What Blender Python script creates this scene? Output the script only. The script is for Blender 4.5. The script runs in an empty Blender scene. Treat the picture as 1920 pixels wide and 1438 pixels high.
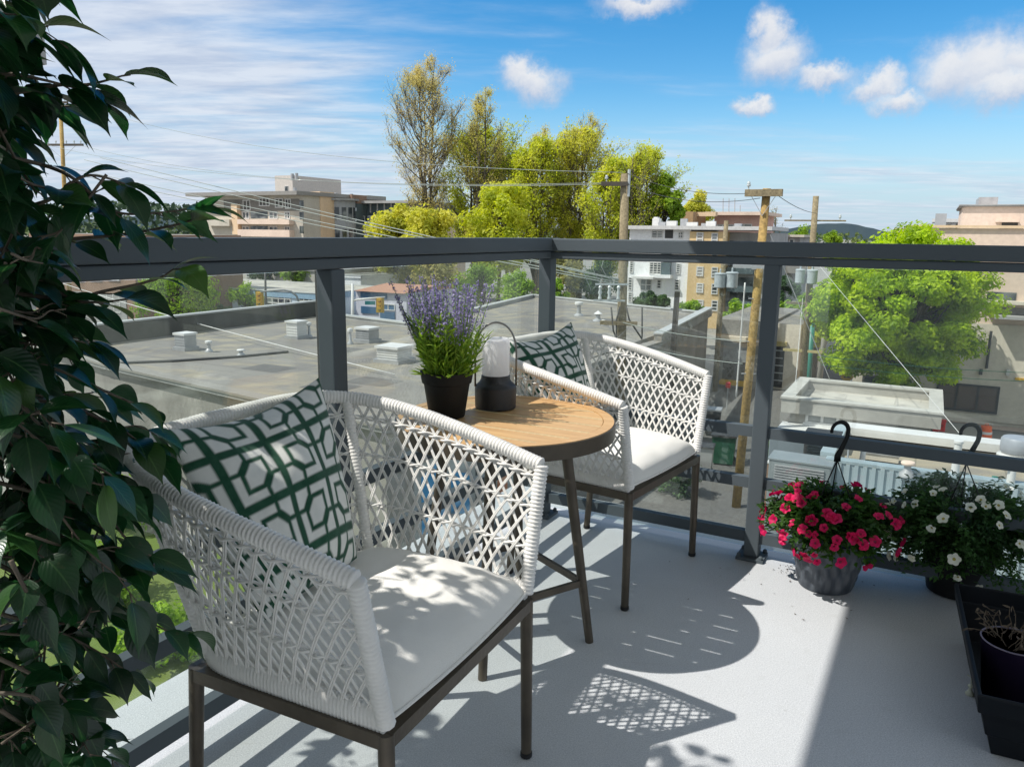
import bpy, bmesh, math, random
from mathutils import Vector, Matrix, noise as mnoise
R_ = math.radians
sc = bpy.context.scene
COL = sc.collection
# ------------------------------------------------------------------ camera model (measured from the photo)
F, CX, CY, H = 1460., 960., 719., 1.2
ROLL, PITCH = 0.0125, math.atan(282 / 1460.)
def ray(px, py):
    x, y = px - CX, py - CY
    c, s = math.cos(ROLL), math.sin(ROLL)
    xr, yr = x * c + y * s, -x * s + y * c
    cp, sp = math.cos(PITCH), math.sin(PITCH)
    return (xr, F * cp - yr * sp, -F * sp - yr * cp)
def P(px, py, z=0):            # the point of height z seen there
    r = ray(px, py); t = (z - H) / r[2]
    return Vector((r[0] * t, r[1] * t, z))
def D(px, py, Y):              # the point at distance Y seen there
    r = ray(px, py); t = Y / r[1]
    return Vector((r[0] * t, Y, H + r[2] * t))
GZ = -6.8                      # street level, two floors below the balcony
cam = bpy.data.cameras.new('camera'); cam_o = bpy.data.objects.new('camera', cam); COL.objects.link(cam_o)
cam.sensor_fit = 'HORIZONTAL'; cam.sensor_width = 36; cam.lens = 36 * F / 1920.
cam.clip_start = .02; cam.clip_end = 9000
cam_o.matrix_world = Matrix.Translation((0, 0, H)) @ Matrix.Rotation(math.pi / 2 - PITCH, 4, 'X') @ Matrix.Rotation(ROLL, 4, 'Z')
sc.camera = cam_o
# ------------------------------------------------------------------ mesh collector
class MB:
    def __init__(s): s.v, s.f, s.m, s.c = [], [], [], None
    def add(s, vs, fs, m=0):
        o = len(s.v); s.v += [tuple(x) for x in vs]
        s.f += [tuple(i + o for i in q) for q in fs]; s.m += [m] * len(fs)
        return s
    def box(s, c, d, m=0, rz=0., M=None):
        hx, hy, hz = d[0] / 2, d[1] / 2, d[2] / 2
        vs = [Vector((x * hx, y * hy, z * hz)) for z in (-1, 1) for x, y in ((-1, -1), (1, -1), (1, 1), (-1, 1))]
        Mx = M if M is not None else Matrix.Rotation(rz, 3, 'Z')
        vs = [Mx @ v + Vector(c) for v in vs]
        return s.add(vs, [(3, 2, 1, 0), (4, 5, 6, 7), (0, 1, 5, 4), (1, 2, 6, 5), (2, 3, 7, 6), (3, 0, 4, 7)], m)
    def beam(s, a, b, w, h, m=0, up=(0, 0, 1)):         # rectangular bar from a to b
        a, b = Vector(a), Vector(b); d = (b - a); L = d.length; d.normalize()
        x = d.cross(Vector(up)).normalized(); z = x.cross(d)
        M = Matrix((d, -x, z)).transposed()
        return s.box((a + b) / 2, (L, w, h), m, M=M)
    def prism(s, poly, z0, z1, m=0, mtop=None):
        n = len(poly)
        A = sum(poly[i][0] * poly[(i + 1) % n][1] - poly[(i + 1) % n][0] * poly[i][1] for i in range(n))
        if A < 0: poly = poly[::-1]
        vs = [(p[0], p[1], z0) for p in poly] + [(p[0], p[1], z1) for p in poly]
        fs = [(i, (i + 1) % n, n + (i + 1) % n, n + i) for i in range(n)] + [tuple(range(n - 1, -1, -1))]
        s.add(vs, fs, m); s.add(vs[n:], [tuple(range(n))], m if mtop is None else mtop)
        return s
    def tube(s, pts, r, n=6, m=0, cap=True, closed=False, up=None):
        pts = [Vector(p) for p in pts]; k = len(pts)
        if isinstance(r, (int, float)): r = [r] * k
        T = []
        for i in range(k):
            a = pts[(i - 1) % k] if closed or i > 0 else pts[i]; b = pts[(i + 1) % k] if closed or i < k - 1 else pts[i]
            t = b - a
            T.append(t.normalized() if t.length > 1e-9 else Vector((0, 0, 1)))
        u0 = Vector(up) if up else (Vector((0, 0, 1)) if abs(T[0].z) < .9 else Vector((1, 0, 0)))
        x = (u0 - T[0] * u0.dot(T[0])).normalized(); vs = []
        for i in range(k):
            x = x - T[i] * x.dot(T[i])
            x = x.normalized() if x.length > 1e-6 else T[i].orthogonal().normalized()
            y = T[i].cross(x)
            ra = r[i] if not isinstance(r[i], tuple) else None
            for j in range(n):
                a = 2 * math.pi * j / n
                rx, ry = (ra, ra) if ra is not None else r[i]
                vs.append(pts[i] + x * (math.cos(a) * rx) + y * (math.sin(a) * ry))
        fs = []
        for i in range(k if closed else k - 1):
            i2 = (i + 1) % k
            for j in range(n):
                fs.append((i * n + j, i * n + (j + 1) % n, i2 * n + (j + 1) % n, i2 * n + j))
        if cap and not closed:
            fs.append(tuple(range(n - 1, -1, -1))); fs.append(tuple((k - 1) * n + j for j in range(n)))
        return s.add(vs, fs, m)
    def lathe(s, prof, c=(0, 0, 0), n=24, m=0, sx=1., sy=1.):
        c = Vector(c); vs = []; fs = []
        for (r, z) in prof:
            for j in range(n):
                a = 2 * math.pi * j / n
                vs.append(c + Vector((r * math.cos(a) * sx, r * math.sin(a) * sy, z)))
        for i in range(len(prof) - 1):
            for j in range(n):
                fs.append((i * n + j, i * n + (j + 1) % n, (i + 1) * n + (j + 1) % n, (i + 1) * n + j))
        fs.append(tuple(range(n - 1, -1, -1))); fs.append(tuple((len(prof) - 1) * n + j for j in range(n)))
        return s.add(vs, fs, m)
    def grid(s, fn, nu, nv, m=0, closed_u=False):
        vs = [fn(i / nu, j / nv) for j in range(nv + 1) for i in range(nu + (0 if closed_u else 1))]
        w = nu if closed_u else nu + 1; fs = []
        for j in range(nv):
            for i in range(nu):
                fs.append((j * w + i, j * w + (i + 1) % w, (j + 1) * w + (i + 1) % w, (j + 1) * w + i))
        return s.add(vs, fs, m)
    def mesh(s, name, mats, smooth=False, off=(0, 0, 0)):
        me = bpy.data.meshes.new(name)
        ox, oy, oz = off
        me.from_pydata([(x - ox, y - oy, z - oz) for x, y, z in s.v], [], s.f)
        for mt in (mats if isinstance(mats, (list, tuple)) else [mats]): me.materials.append(mt)
        me.polygons.foreach_set('material_index', s.m)
        if smooth: me.polygons.foreach_set('use_smooth', [True] * len(s.f))
        me.update()
        if smooth == 'auto':
            me.set_sharp_from_angle(angle=R_(38))
        return me
    def build(s, name, mats, parent=None, smooth=False, world=False, off=None):
        o_ = off if off is not None else (tuple(parent.location) if (world and parent) else (0, 0, 0))
        o = bpy.data.objects.new(name, s.mesh(name, mats, smooth, o_)); COL.objects.link(o)
        if parent: o.parent = parent
        elif off is not None: o.location = off
        return o
def tag(o, label=None, cat=None, group=None, kind=None):
    if label: o['label'] = label
    if cat: o['category'] = cat
    if group: o['group'] = group
    if kind: o['kind'] = kind
    return o
def thing(name, label, cat, loc=(0, 0, 0), rz=0., group=None):
    o = bpy.data.objects.new(name, None); COL.objects.link(o)
    o.location = loc; o.rotation_euler = (0, 0, rz); o.empty_display_size = .1
    return tag(o, label, cat, group)
def dup(root, loc, rz=0., label=None, scale=None):
    r = root.copy(); COL.objects.link(r); r.location = loc; r.rotation_euler = (0, 0, rz)
    if label: r['label'] = label
    if scale: r.scale = (scale,) * 3
    for ch in list(root.children):
        c = ch.copy(); COL.objects.link(c); c.parent = r
        for g in ch.children:
            d = g.copy(); COL.objects.link(d); d.parent = c
    return r
def az(a): return Vector((math.sin(R_(a)), math.cos(R_(a)), 0))
# ------------------------------------------------------------------ materials
def nodes(m):
    m.use_nodes = True; nt = m.node_tree; nt.nodes.clear(); return nt
def N(nt, t, **k):
    n = nt.nodes.new('ShaderNode' + t)
    for a, v in k.items():
        if a.startswith('i_'):
            key = a[2:]; key = int(key) if key.isdigit() else key.replace('_', ' ')
            if hasattr(v, 'is_output'): nt.links.new(v, n.inputs[key])
            else: n.inputs[key].default_value = v
        else: setattr(n, a, v)
    return n
def c4(c): return (c[0], c[1], c[2], 1.)
def noisecol(nt, c1, c2, scale, detail=4, lo=.3, hi=.7, vec=None, distort=0.):
    if vec is None: vec = N(nt, 'TexCoord').outputs['Object']
    n = N(nt, 'TexNoise', i_Vector=vec, i_Scale=scale, i_Detail=detail, i_Distortion=distort)
    mr = N(nt, 'MapRange', i_0=n.outputs[0], i_1=lo, i_2=hi)
    mx = N(nt, 'Mix', data_type='RGBA', i_0=mr.outputs[0]); mx.inputs[6].default_value = c4(c1); mx.inputs[7].default_value = c4(c2)
    return mx.outputs[2], n.outputs[0]
def mixc(nt, fac, a, b, mode='MIX'):
    mx = N(nt, 'Mix', data_type='RGBA', blend_type=mode)
    for idx, v in ((0, fac), (6, a), (7, b)):
        if hasattr(v, 'is_output'): nt.links.new(v, mx.inputs[idx])
        else: mx.inputs[idx].default_value = v if idx == 0 else c4(v)
    return mx.outputs[2]
def mat(name, c1, c2=None, scale=6., rough=.6, metal=0., bump=0., bscale=None, spec=.5, fine=None, lo=.3, hi=.7, coat=0., detail=4):
    m = bpy.data.materials.new(name); nt = nodes(m)
    if c2 is None: c2 = tuple(x * .8 for x in c1)
    col, nf = noisecol(nt, c1, c2, scale, detail, lo, hi)
    tc = N(nt, 'TexCoord').outputs['Object']
    if fine:
        f = N(nt, 'TexNoise', i_Vector=tc, i_Scale=fine[0], i_Detail=2.)
        mr = N(nt, 'MapRange', i_0=f.outputs[0], i_1=.3, i_2=.7, i_3=1 - fine[1], i_4=1 + fine[1])
        cc = N(nt, 'CombineXYZ', i_0=mr.outputs[0], i_1=mr.outputs[0], i_2=mr.outputs[0])
        col = mixc(nt, 1., col, cc.outputs[0], 'MULTIPLY')
    b = N(nt, 'BsdfPrincipled', i_Base_Color=col, i_Roughness=rough, i_Metallic=metal, i_Specular_IOR_Level=spec, i_Coat_Weight=coat)
    if bump:
        bn = N(nt, 'TexNoise', i_Vector=tc, i_Scale=bscale or scale * 8, i_Detail=4.)
        bp = N(nt, 'Bump', i_Height=bn.outputs[0], i_Strength=bump, i_Distance=.01)
        nt.links.new(bp.outputs[0], b.inputs['Normal'])
    nt.links.new(b.outputs[0], N(nt, 'OutputMaterial').inputs[0])
    return m
def leafmat(name, c1, c2, scale=1.5, trans=.35, rough=.5, c3=None, gloss=.3, tboost=1.5, fscale=None):
    m = bpy.data.materials.new(name); nt = nodes(m)
    col, _ = noisecol(nt, c1, c2, scale, 3, .38, .62)
    if c3:
        tc = N(nt, 'TexCoord').outputs['Object']
        n2 = N(nt, 'TexNoise', i_Vector=tc, i_Scale=fscale or scale * 5, i_Detail=1.)
        mr = N(nt, 'MapRange', i_0=n2.outputs[0], i_1=.45, i_2=.65)
        col = mixc(nt, mr.outputs[0], col, c3)
    pb = N(nt, 'BsdfPrincipled', i_Base_Color=col, i_Roughness=rough, i_Specular_IOR_Level=gloss)
    hs = N(nt, 'HueSaturation', i_Hue=.502, i_Saturation=1.1, i_Value=tboost, i_Color=col)
    tr = N(nt, 'BsdfTranslucent', i_Color=hs.outputs[0])
    ms = N(nt, 'MixShader', i_0=trans, i_1=pb.outputs[0], i_2=tr.outputs[0])
    nt.links.new(ms.outputs[0], N(nt, 'OutputMaterial').inputs[0])
    return m
def glassmat(name, tint, dirt=.04, f0=1.0):
    m = bpy.data.materials.new(name); nt = nodes(m)
    tr = N(nt, 'BsdfTransparent', i_Color=c4(tint)); gl = N(nt, 'BsdfGlossy', i_Roughness=.0, i_Color=(.95, 1, .98, 1))
    ge = N(nt, 'NewGeometry'); dt = N(nt, 'VectorMath', operation='DOT_PRODUCT', i_0=ge.outputs['Normal'], i_1=ge.outputs['Incoming'])
    ab = N(nt, 'Math', operation='ABSOLUTE', i_0=dt.outputs['Value']); om = N(nt, 'Math', operation='SUBTRACT', i_0=1., i_1=ab.outputs[0])
    p5 = N(nt, 'Math', operation='POWER', i_0=om.outputs[0], i_1=5.); mu = N(nt, 'Math', operation='MULTIPLY_ADD', i_0=p5.outputs[0], i_1=.9 * f0, i_2=.045 * f0)
    ms = N(nt, 'MixShader', i_0=mu.outputs[0], i_1=tr.outputs[0], i_2=gl.outputs[0])
    tc = N(nt, 'TexCoord').outputs['Object']
    n = N(nt, 'TexNoise', i_Vector=tc, i_Scale=5., i_Detail=6.)
    sp_ = N(nt, 'TexVoronoi', i_Vector=tc, i_Scale=34., feature='F1'); s1 = N(nt, 'MapRange', i_0=sp_.outputs[0], i_1=.05, i_2=.11, i_3=.55, i_4=0.)
    n5 = N(nt, 'TexNoise', i_Vector=tc, i_Scale=3.); s2 = N(nt, 'MapRange', i_0=n5.outputs[0], i_1=.5, i_2=.7, i_3=0., i_4=.35); s3 = N(nt, 'Math', operation='MULTIPLY', i_0=s1.outputs[0], i_1=s2.outputs[0])
    mr0 = N(nt, 'MapRange', i_0=n.outputs[0], i_1=.35, i_2=.75, i_3=dirt * .4, i_4=dirt * 1.8); mr = N(nt, 'Math', operation='ADD', i_0=mr0.outputs[0], i_1=s3.outputs[0])
    df = N(nt, 'BsdfDiffuse', i_Color=(.6, .62, .6, 1))
    ms2 = N(nt, 'MixShader', i_0=mr.outputs[0], i_1=ms.outputs[0], i_2=df.outputs[0])
    nt.links.new(ms2.outputs[0], N(nt, 'OutputMaterial').inputs[0])
    return m
M = {}
M['rail'] = mat('painted_slate_aluminium', (.098, .118, .132), (.088, .107, .121), 3, .6, 0., .05, 200, .16)
M['glass'] = glassmat('railing_glass', (.945, .975, .96), .03, 1.25)
M['glass_edge'] = mat('glass_edge_green', (.05, .16, .12), rough=.2)
M['dark'] = mat('black_plastic', (.010, .011, .012), (.008, .009, .009), 8, .6, 0, .05, 120, spec=.25)
M['rubber'] = mat('dark_rubber', (.02, .02, .02), rough=.8)
M['wicker'] = mat('white_wicker', (.80, .79, .76), (.74, .73, .70), 9, .5, 0, .15, 160, .4)
M['bronze'] = mat('brushed_bronze_tube', (.115, .095, .07), (.075, .062, .047), 14, .4, .35, .1, 90)
M['cushion'] = mat('white_canvas', (.80, .79, .75), (.76, .75, .71), 5, .9, 0, .25, 420, .1)
M['teak'] = None
M['concrete'] = mat('pale_concrete', (.42, .41, .38), (.33, .32, .30), .8, .85, 0, .2, 8)
# ------------------------------------------------------------------ more materials
def teak():
    m = bpy.data.materials.new('oiled_teak'); nt = nodes(m)
    tc = N(nt, 'TexCoord').outputs['Object']
    mp = N(nt, 'Mapping', i_Vector=tc, i_Scale=(2.2, 26., 10.))
    col, nf = noisecol(nt, (.47, .26, .10), (.68, .43, .19), 2.2, 8, .25, .75, mp.outputs[0], .8)
    n2 = N(nt, 'TexNoise', i_Vector=tc, i_Scale=3.1, i_Detail=2.)
    col = mixc(nt, N(nt, 'MapRange', i_0=n2.outputs[0], i_1=.35, i_2=.7, i_3=0., i_4=.45).outputs[0], col, (.56, .41, .25))
    b = N(nt, 'BsdfPrincipled', i_Base_Color=col, i_Roughness=.48)
    bp = N(nt, 'Bump', i_Height=nf, i_Strength=.12, i_Distance=.004); nt.links.new(bp.outputs[0], b.inputs['Normal'])
    nt.links.new(b.outputs[0], N(nt, 'OutputMaterial').inputs[0]); return m
M['teak'] = teak()
def floor_mat():
    m = bpy.data.materials.new('speckled_vinyl_deck'); nt = nodes(m)
    tc = N(nt, 'TexCoord').outputs['Object']
    col, _ = noisecol(nt, (.60, .62, .635), (.54, .56, .575), 2.2, 5, .3, .7, tc)
    n1 = N(nt, 'TexNoise', i_Vector=tc, i_Scale=270., i_Detail=3.)
    col = mixc(nt, N(nt, 'MapRange', i_0=n1.outputs[0], i_1=.36, i_2=.62, i_3=.62, i_4=0.).outputs[0], col, (.36, .38, .41))
    n2 = N(nt, 'TexNoise', i_Vector=tc, i_Scale=420., i_Detail=1.)
    col = mixc(nt, N(nt, 'MapRange', i_0=n2.outputs[0], i_1=.58, i_2=.7, i_3=0., i_4=.6).outputs[0], col, (.82, .83, .85))
    n3 = N(nt, 'TexNoise', i_Vector=tc, i_Scale=1.1, i_Detail=6., i_Distortion=.6)
    col = mixc(nt, N(nt, 'MapRange', i_0=n3.outputs[0], i_1=.5, i_2=.75, i_3=0., i_4=.35).outputs[0], col, (.47, .485, .50))
    n4 = N(nt, 'TexNoise', i_Vector=tc, i_Scale=14., i_Detail=4.)
    col = mixc(nt, N(nt, 'MapRange', i_0=n4.outputs[0], i_1=.62, i_2=.75, i_3=0., i_4=.35).outputs[0], col, (.42, .43, .43))
    mp2 = N(nt, 'Mapping', i_Vector=tc, i_Rotation=(0, 0, .5), i_Scale=(1., 7., 1.)); n6 = N(nt, 'TexNoise', i_Vector=mp2.outputs[0], i_Scale=3.2, i_Detail=7., i_Roughness=.7)
    col = mixc(nt, N(nt, 'MapRange', i_0=n6.outputs[0], i_1=.60, i_2=.72, i_3=0., i_4=.30).outputs[0], col, (.40, .40, .39))
    v7 = N(nt, 'TexVoronoi', i_Vector=tc, i_Scale=7., i_Randomness=1.); col = mixc(nt, N(nt, 'MapRange', i_0=v7.outputs[0], i_1=.02, i_2=.05, i_3=.5, i_4=0.).outputs[0], col, (.30, .30, .29))
    b = N(nt, 'BsdfPrincipled', i_Base_Color=col, i_Roughness=.62, i_Specular_IOR_Level=.3)
    bp = N(nt, 'Bump', i_Height=n1.outputs[0], i_Strength=.35, i_Distance=.002); nt.links.new(bp.outputs[0], b.inputs['Normal'])
    nt.links.new(b.outputs[0], N(nt, 'OutputMaterial').inputs[0]); return m
M['floor'] = floor_mat()
def pillow_mat():
    m = bpy.data.materials.new('fretwork_cotton'); nt = nodes(m)
    at = N(nt, 'Attribute', attribute_name='pattern')
    tc = N(nt, 'TexCoord').outputs['Object']
    g, _ = noisecol(nt, (.012, .062, .034), (.026, .092, .055), 60, 4, .3, .7, tc)
    w, _ = noisecol(nt, (.74, .74, .70), (.66, .67, .63), 40, 4, .3, .7, tc)
    col = mixc(nt, at.outputs['Fac'], g, w)
    b = N(nt, 'BsdfPrincipled', i_Base_Color=col, i_Roughness=.9, i_Specular_IOR_Level=.15, i_Sheen_Weight=.15)
    n = N(nt, 'TexNoise', i_Vector=tc, i_Scale=480., i_Detail=2.)
    bp = N(nt, 'Bump', i_Height=n.outputs[0], i_Strength=.35, i_Distance=.002); nt.links.new(bp.outputs[0], b.inputs['Normal'])
    nt.links.new(b.outputs[0], N(nt, 'OutputMaterial').inputs[0]); return m
M['pillow'] = pillow_mat()
def frosted():
    m = bpy.data.materials.new('frosted_glass'); nt = nodes(m)
    d = N(nt, 'BsdfPrincipled', i_Base_Color=(.93, .94, .95, 1), i_Roughness=.5, i_Specular_IOR_Level=.2)
    t = N(nt, 'BsdfTranslucent', i_Color=(.98, .98, .99, 1)); tr = N(nt, 'BsdfTransparent', i_Color=(.9, .9, .9, 1))
    a = N(nt, 'MixShader', i_0=.6, i_1=d.outputs[0], i_2=t.outputs[0]); b = N(nt, 'MixShader', i_0=.1, i_1=a.outputs[0], i_2=tr.outputs[0])
    nt.links.new(b.outputs[0], N(nt, 'OutputMaterial').inputs[0]); return m
M['frosted'] = frosted()
M['steel'] = mat('grey_steel_wire', (.22, .22, .21), rough=.35, metal=.8)
M['lantern'] = mat('matt_charcoal_plastic', (.022, .024, .028), (.018, .02, .023), 5, .5)
M['pot_grey'] = None
def pot_grey():
    m = bpy.data.materials.new('weathered_grey_resin'); nt = nodes(m)
    tc = N(nt, 'TexCoord').outputs['Object']
    mp = N(nt, 'Mapping', i_Vector=tc, i_Scale=(1., 1., .35))
    col, nf = noisecol(nt, (.045, .055, .07), (.095, .11, .13), 22, 5, .35, .7, mp.outputs[0], .5)
    n = N(nt, 'TexNoise', i_Vector=mp.outputs[0], i_Scale=9., i_Detail=5.)
    col = mixc(nt, N(nt, 'MapRange', i_0=n.outputs[0], i_1=.56, i_2=.63, i_3=0., i_4=.4).outputs[0], col, (.25, .26, .28))
    b = N(nt, 'BsdfPrincipled', i_Base_Color=col, i_Roughness=.6)
    nt.links.new(b.outputs[0], N(nt, 'OutputMaterial').inputs[0]); return m
M['pot_grey'] = pot_grey()
M['purple'] = mat('purple_plastic', (.022, .014, .042), rough=.5, spec=.3)
M['purple_rim'] = mat('worn_purple_rim', (.22, .19, .25), rough=.5)
M['soil'] = mat('dark_soil', (.018, .014, .011), (.03, .024, .018), 40, .95, 0, .5, 120)
M['planter'] = mat('black_planter_plastic', (.006, .009, .013), (.005, .007, .010), 6, .6, spec=.25)
M['twig'] = mat('dry_twig', (.10, .075, .05), rough=.8)
M['ficus'] = None
def ficus_mat():
    m = bpy.data.materials.new('artificial_ficus_leaf'); nt = nodes(m)
    uv = N(nt, 'UVMap', uv_map='UVMap').outputs[0]; tc = N(nt, 'TexCoord').outputs['Object']
    col, _ = noisecol(nt, (.007, .030, .013), (.016, .062, .024), 7., 3, .35, .65, tc)
    sx = N(nt, 'SeparateXYZ', i_0=uv)
    rib = N(nt, 'MapRange', i_0=N(nt, 'Math', operation='ABSOLUTE', i_0=N(nt, 'Math', operation='SUBTRACT', i_0=sx.outputs[0], i_1=.5).outputs[0]).outputs[0], i_1=.010, i_2=.04, i_3=.4, i_4=0.)
    col = mixc(nt, rib.outputs[0], col, (.075, .17, .06))
    # side veins, running out and up from the rib
    ab = N(nt, 'Math', operation='ABSOLUTE', i_0=N(nt, 'Math', operation='SUBTRACT', i_0=sx.outputs[0], i_1=.5).outputs[0])
    ph = N(nt, 'Math', operation='SUBTRACT', i_0=N(nt, 'Math', operation='MULTIPLY', i_0=sx.outputs[1], i_1=62.).outputs[0], i_1=N(nt, 'Math', operation='MULTIPLY', i_0=ab.outputs[0], i_1=38.).outputs[0])
    sn = N(nt, 'Math', operation='SINE', i_0=ph.outputs[0])
    col = mixc(nt, N(nt, 'MapRange', i_0=sn.outputs[0], i_1=.86, i_2=1., i_3=0., i_4=.12).outputs[0], col, (.04, .10, .04))
    ls_ = N(nt, 'Attribute', attribute_name='leaf_shade').outputs['Fac']
    vv = N(nt, 'MapRange', i_0=ls_, i_1=0., i_2=1., i_3=.6, i_4=1.45); cv = N(nt, 'CombineXYZ', i_0=vv.outputs[0], i_1=vv.outputs[0], i_2=vv.outputs[0]); col = mixc(nt, 1., col, cv.outputs[0], 'MULTIPLY')
    col = mixc(nt, N(nt, 'MapRange', i_0=ls_, i_1=.86, i_2=1., i_3=0., i_4=.6).outputs[0], col, (.06, .13, .02))  # a few leaves tinted lighter yellow-green to look lit
    n9 = N(nt, 'TexNoise', i_Vector=tc, i_Scale=90., i_Detail=4.); col = mixc(nt, N(nt, 'MapRange', i_0=n9.outputs[0], i_1=.62, i_2=.75, i_3=0., i_4=.3).outputs[0], col, (.07, .065, .03))
    b = N(nt, 'BsdfPrincipled', i_Base_Color=col, i_Roughness=.30, i_Specular_IOR_Level=.6)
    bp = N(nt, 'Bump', i_Height=sn.outputs[0], i_Strength=.08, i_Distance=.002); nt.links.new(bp.outputs[0], b.inputs['Normal'])
    t = N(nt, 'BsdfTranslucent', i_Color=N(nt, 'HueSaturation', i_Hue=.475, i_Saturation=1.15, i_Value=2.6, i_Color=col).outputs[0])
    ms = N(nt, 'MixShader', i_0=.3, i_1=b.outputs[0], i_2=t.outputs[0])
    nt.links.new(ms.outputs[0], N(nt, 'OutputMaterial').inputs[0]); return m
M['ficus'] = ficus_mat()
M['bark'] = mat('grey_brown_bark', (.085, .065, .048), (.045, .035, .028), 7, .9, 0, .5, 40)
M['ficus_bark'] = mat('ficus_stem', (.16, .13, .095), (.07, .055, .04), 14, .75, 0, .3, 60)
M['lav_leaf'] = leafmat('lavender_leaf', (.26, .40, .05), (.36, .52, .08), 9., .4, .5, (.14, .26, .04))
M['lav_flower'] = leafmat('lavender_flower', (.30, .26, .50), (.41, .36, .60), 30., .3, .7, (.52, .48, .66))
M['pet_leaf'] = leafmat('petunia_leaf', (.030, .075, .018), (.06, .14, .025), 9., .38, .5)
M['pet_leaf2'] = leafmat('calibrachoa_leaf', (.024, .065, .02), (.05, .12, .03), 9., .36, .5)
M['pet_pink'] = leafmat('magenta_petal', (.62, .008, .085), (.74, .018, .15), 30., .3, .5)
M['pet_white'] = leafmat('white_petal', (.80, .80, .70), (.72, .74, .62), 30., .3, .5)
M['pet_pink_eye'] = mat('dark_magenta_throat', (.30, .006, .06), rough=.6)
M['pet_eye'] = mat('petal_throat', (.45, .40, .08), rough=.6)
# ------------------------------------------------------------------ sun and sky
SUN_AZ, SUN_EL = -102., 53.5
sd = Vector((math.sin(R_(SUN_AZ)) * math.cos(R_(SUN_EL)), math.cos(R_(SUN_AZ)) * math.cos(R_(SUN_EL)), math.sin(R_(SUN_EL))))
sun = bpy.data.lights.new('sun', 'SUN'); sun.energy = 5.0; sun.angle = R_(.53); sun.color = (1., .955, .89)
sun_o = bpy.data.objects.new('sun', sun); COL.objects.link(sun_o)
sun_o.rotation_euler = sd.to_track_quat('Z', 'Y').to_euler()
def make_world():
    w = bpy.data.worlds.new('World'); sc.world = w; w.use_nodes = True; nt = w.node_tree; nt.nodes.clear()
    sky = N(nt, 'TexSky', sky_type='NISHITA', sun_disc=False, sun_elevation=R_(SUN_EL), sun_rotation=R_(SUN_AZ), altitude=50., air_density=1.0, dust_density=.15, ozone_density=2.2)
    hs = N(nt, 'HueSaturation', i_Hue=.497, i_Saturation=1.48, i_Value=1.02, i_Color=sky.outputs[0])
    d = N(nt, 'TexCoord').outputs['Generated']
    sp = N(nt, 'SeparateXYZ', i_0=d)
    # high veil and streaks, projected on a flat layer overhead
    zz = N(nt, 'Math', operation='MAXIMUM', i_0=N(nt, 'Math', operation='ADD', i_0=sp.outputs[2], i_1=.06).outputs[0], i_1=.03)
    px = N(nt, 'Math', operation='DIVIDE', i_0=sp.outputs[0], i_1=zz.outputs[0]); py = N(nt, 'Math', operation='DIVIDE', i_0=sp.outputs[1], i_1=zz.outputs[0])
    pv = N(nt, 'CombineXYZ', i_0=px.outputs[0], i_1=py.outputs[0])
    mp = N(nt, 'Mapping', i_Vector=pv.outputs[0], i_Rotation=(0, 0, R_(16)), i_Scale=(.55, 1.15, 1.))
    n1 = N(nt, 'TexNoise', i_Vector=mp.outputs[0], i_Scale=.85, i_Detail=9., i_Roughness=.58, i_Distortion=.5)
    n2 = N(nt, 'TexNoise', i_Vector=mp.outputs[0], i_Scale=3.4, i_Detail=6., i_Roughness=.6, i_Distortion=.2)
    # coverage: full on the left, thin at upper right, banded low down
    az_ = N(nt, 'Math', operation='DIVIDE', i_0=sp.outputs[0], i_1=N(nt, 'Math', operation='MAXIMUM', i_0=sp.outputs[1], i_1=.05).outputs[0])
    el_ = N(nt, 'Math', operation='DIVIDE', i_0=sp.outputs[2], i_1=N(nt, 'Math', operation='MAXIMUM', i_0=sp.outputs[1], i_1=.05).outputs[0])
    left = N(nt, 'MapRange', i_0=N(nt, 'Math', operation='ADD', i_0=az_.outputs[0], i_1=N(nt, 'Math', operation='MULTIPLY', i_0=el_.outputs[0], i_1=.95).outputs[0]).outputs[0], i_1=-.30, i_2=.34, i_3=.44, i_4=0.); left.interpolation_type = 'SMOOTHSTEP'
    low = N(nt, 'MapRange', i_0=el_.outputs[0], i_1=.05, i_2=.205, i_3=.235, i_4=-.10); low.interpolation_type = 'SMOOTHSTEP'
    cov = N(nt, 'Math', operation='MAXIMUM', i_0=left.outputs[0], i_1=low.outputs[0])
    tot = N(nt, 'Math', operation='ADD', i_0=N(nt, 'Math', operation='ADD', i_0=n1.outputs[0], i_1=cov.outputs[0]).outputs[0], i_1=N(nt, 'Math', operation='MULTIPLY', i_0=N(nt, 'Math', operation='SUBTRACT', i_0=n2.outputs[0], i_1=.5).outputs[0], i_1=.28).outputs[0])
    veil = N(nt, 'MapRange', i_0=tot.outputs[0], i_1=.54, i_2=1.04, i_3=0., i_4=.92); veil.interpolation_type = 'SMOOTHSTEP'
    # cumulus puffs at fixed directions
    wn = N(nt, 'TexNoise', i_Vector=d, i_Scale=22., i_Detail=9., i_Roughness=.66)
    wv = N(nt, 'VectorMath', operation='MULTIPLY_ADD'); nt.links.new(wn.outputs['Color'], wv.inputs[0])
    wv.inputs[1].default_value = (.06,) * 3; wv.inputs[2].default_value = (-.03,) * 3
    dv = N(nt, 'VectorMath', operation='ADD', i_0=d, i_1=wv.outputs[0])
    puffs = [(1000, 160, 56, 34), (975, 146, 36, 32), (1442, 62, 30, 44), (1455, 110, 58, 42), (1545, 140, 62, 22), (1648, 160, 46, 28), (1690, 192, 46, 22), (1780, 135, 60, 50), (1850, 125, 80, 58), (1890, 160, 76, 34), (1940, 110, 70, 48), (1412, 198, 32, 17), (1205, 8, 80, 22)]
    mx = None; bt = None
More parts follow.
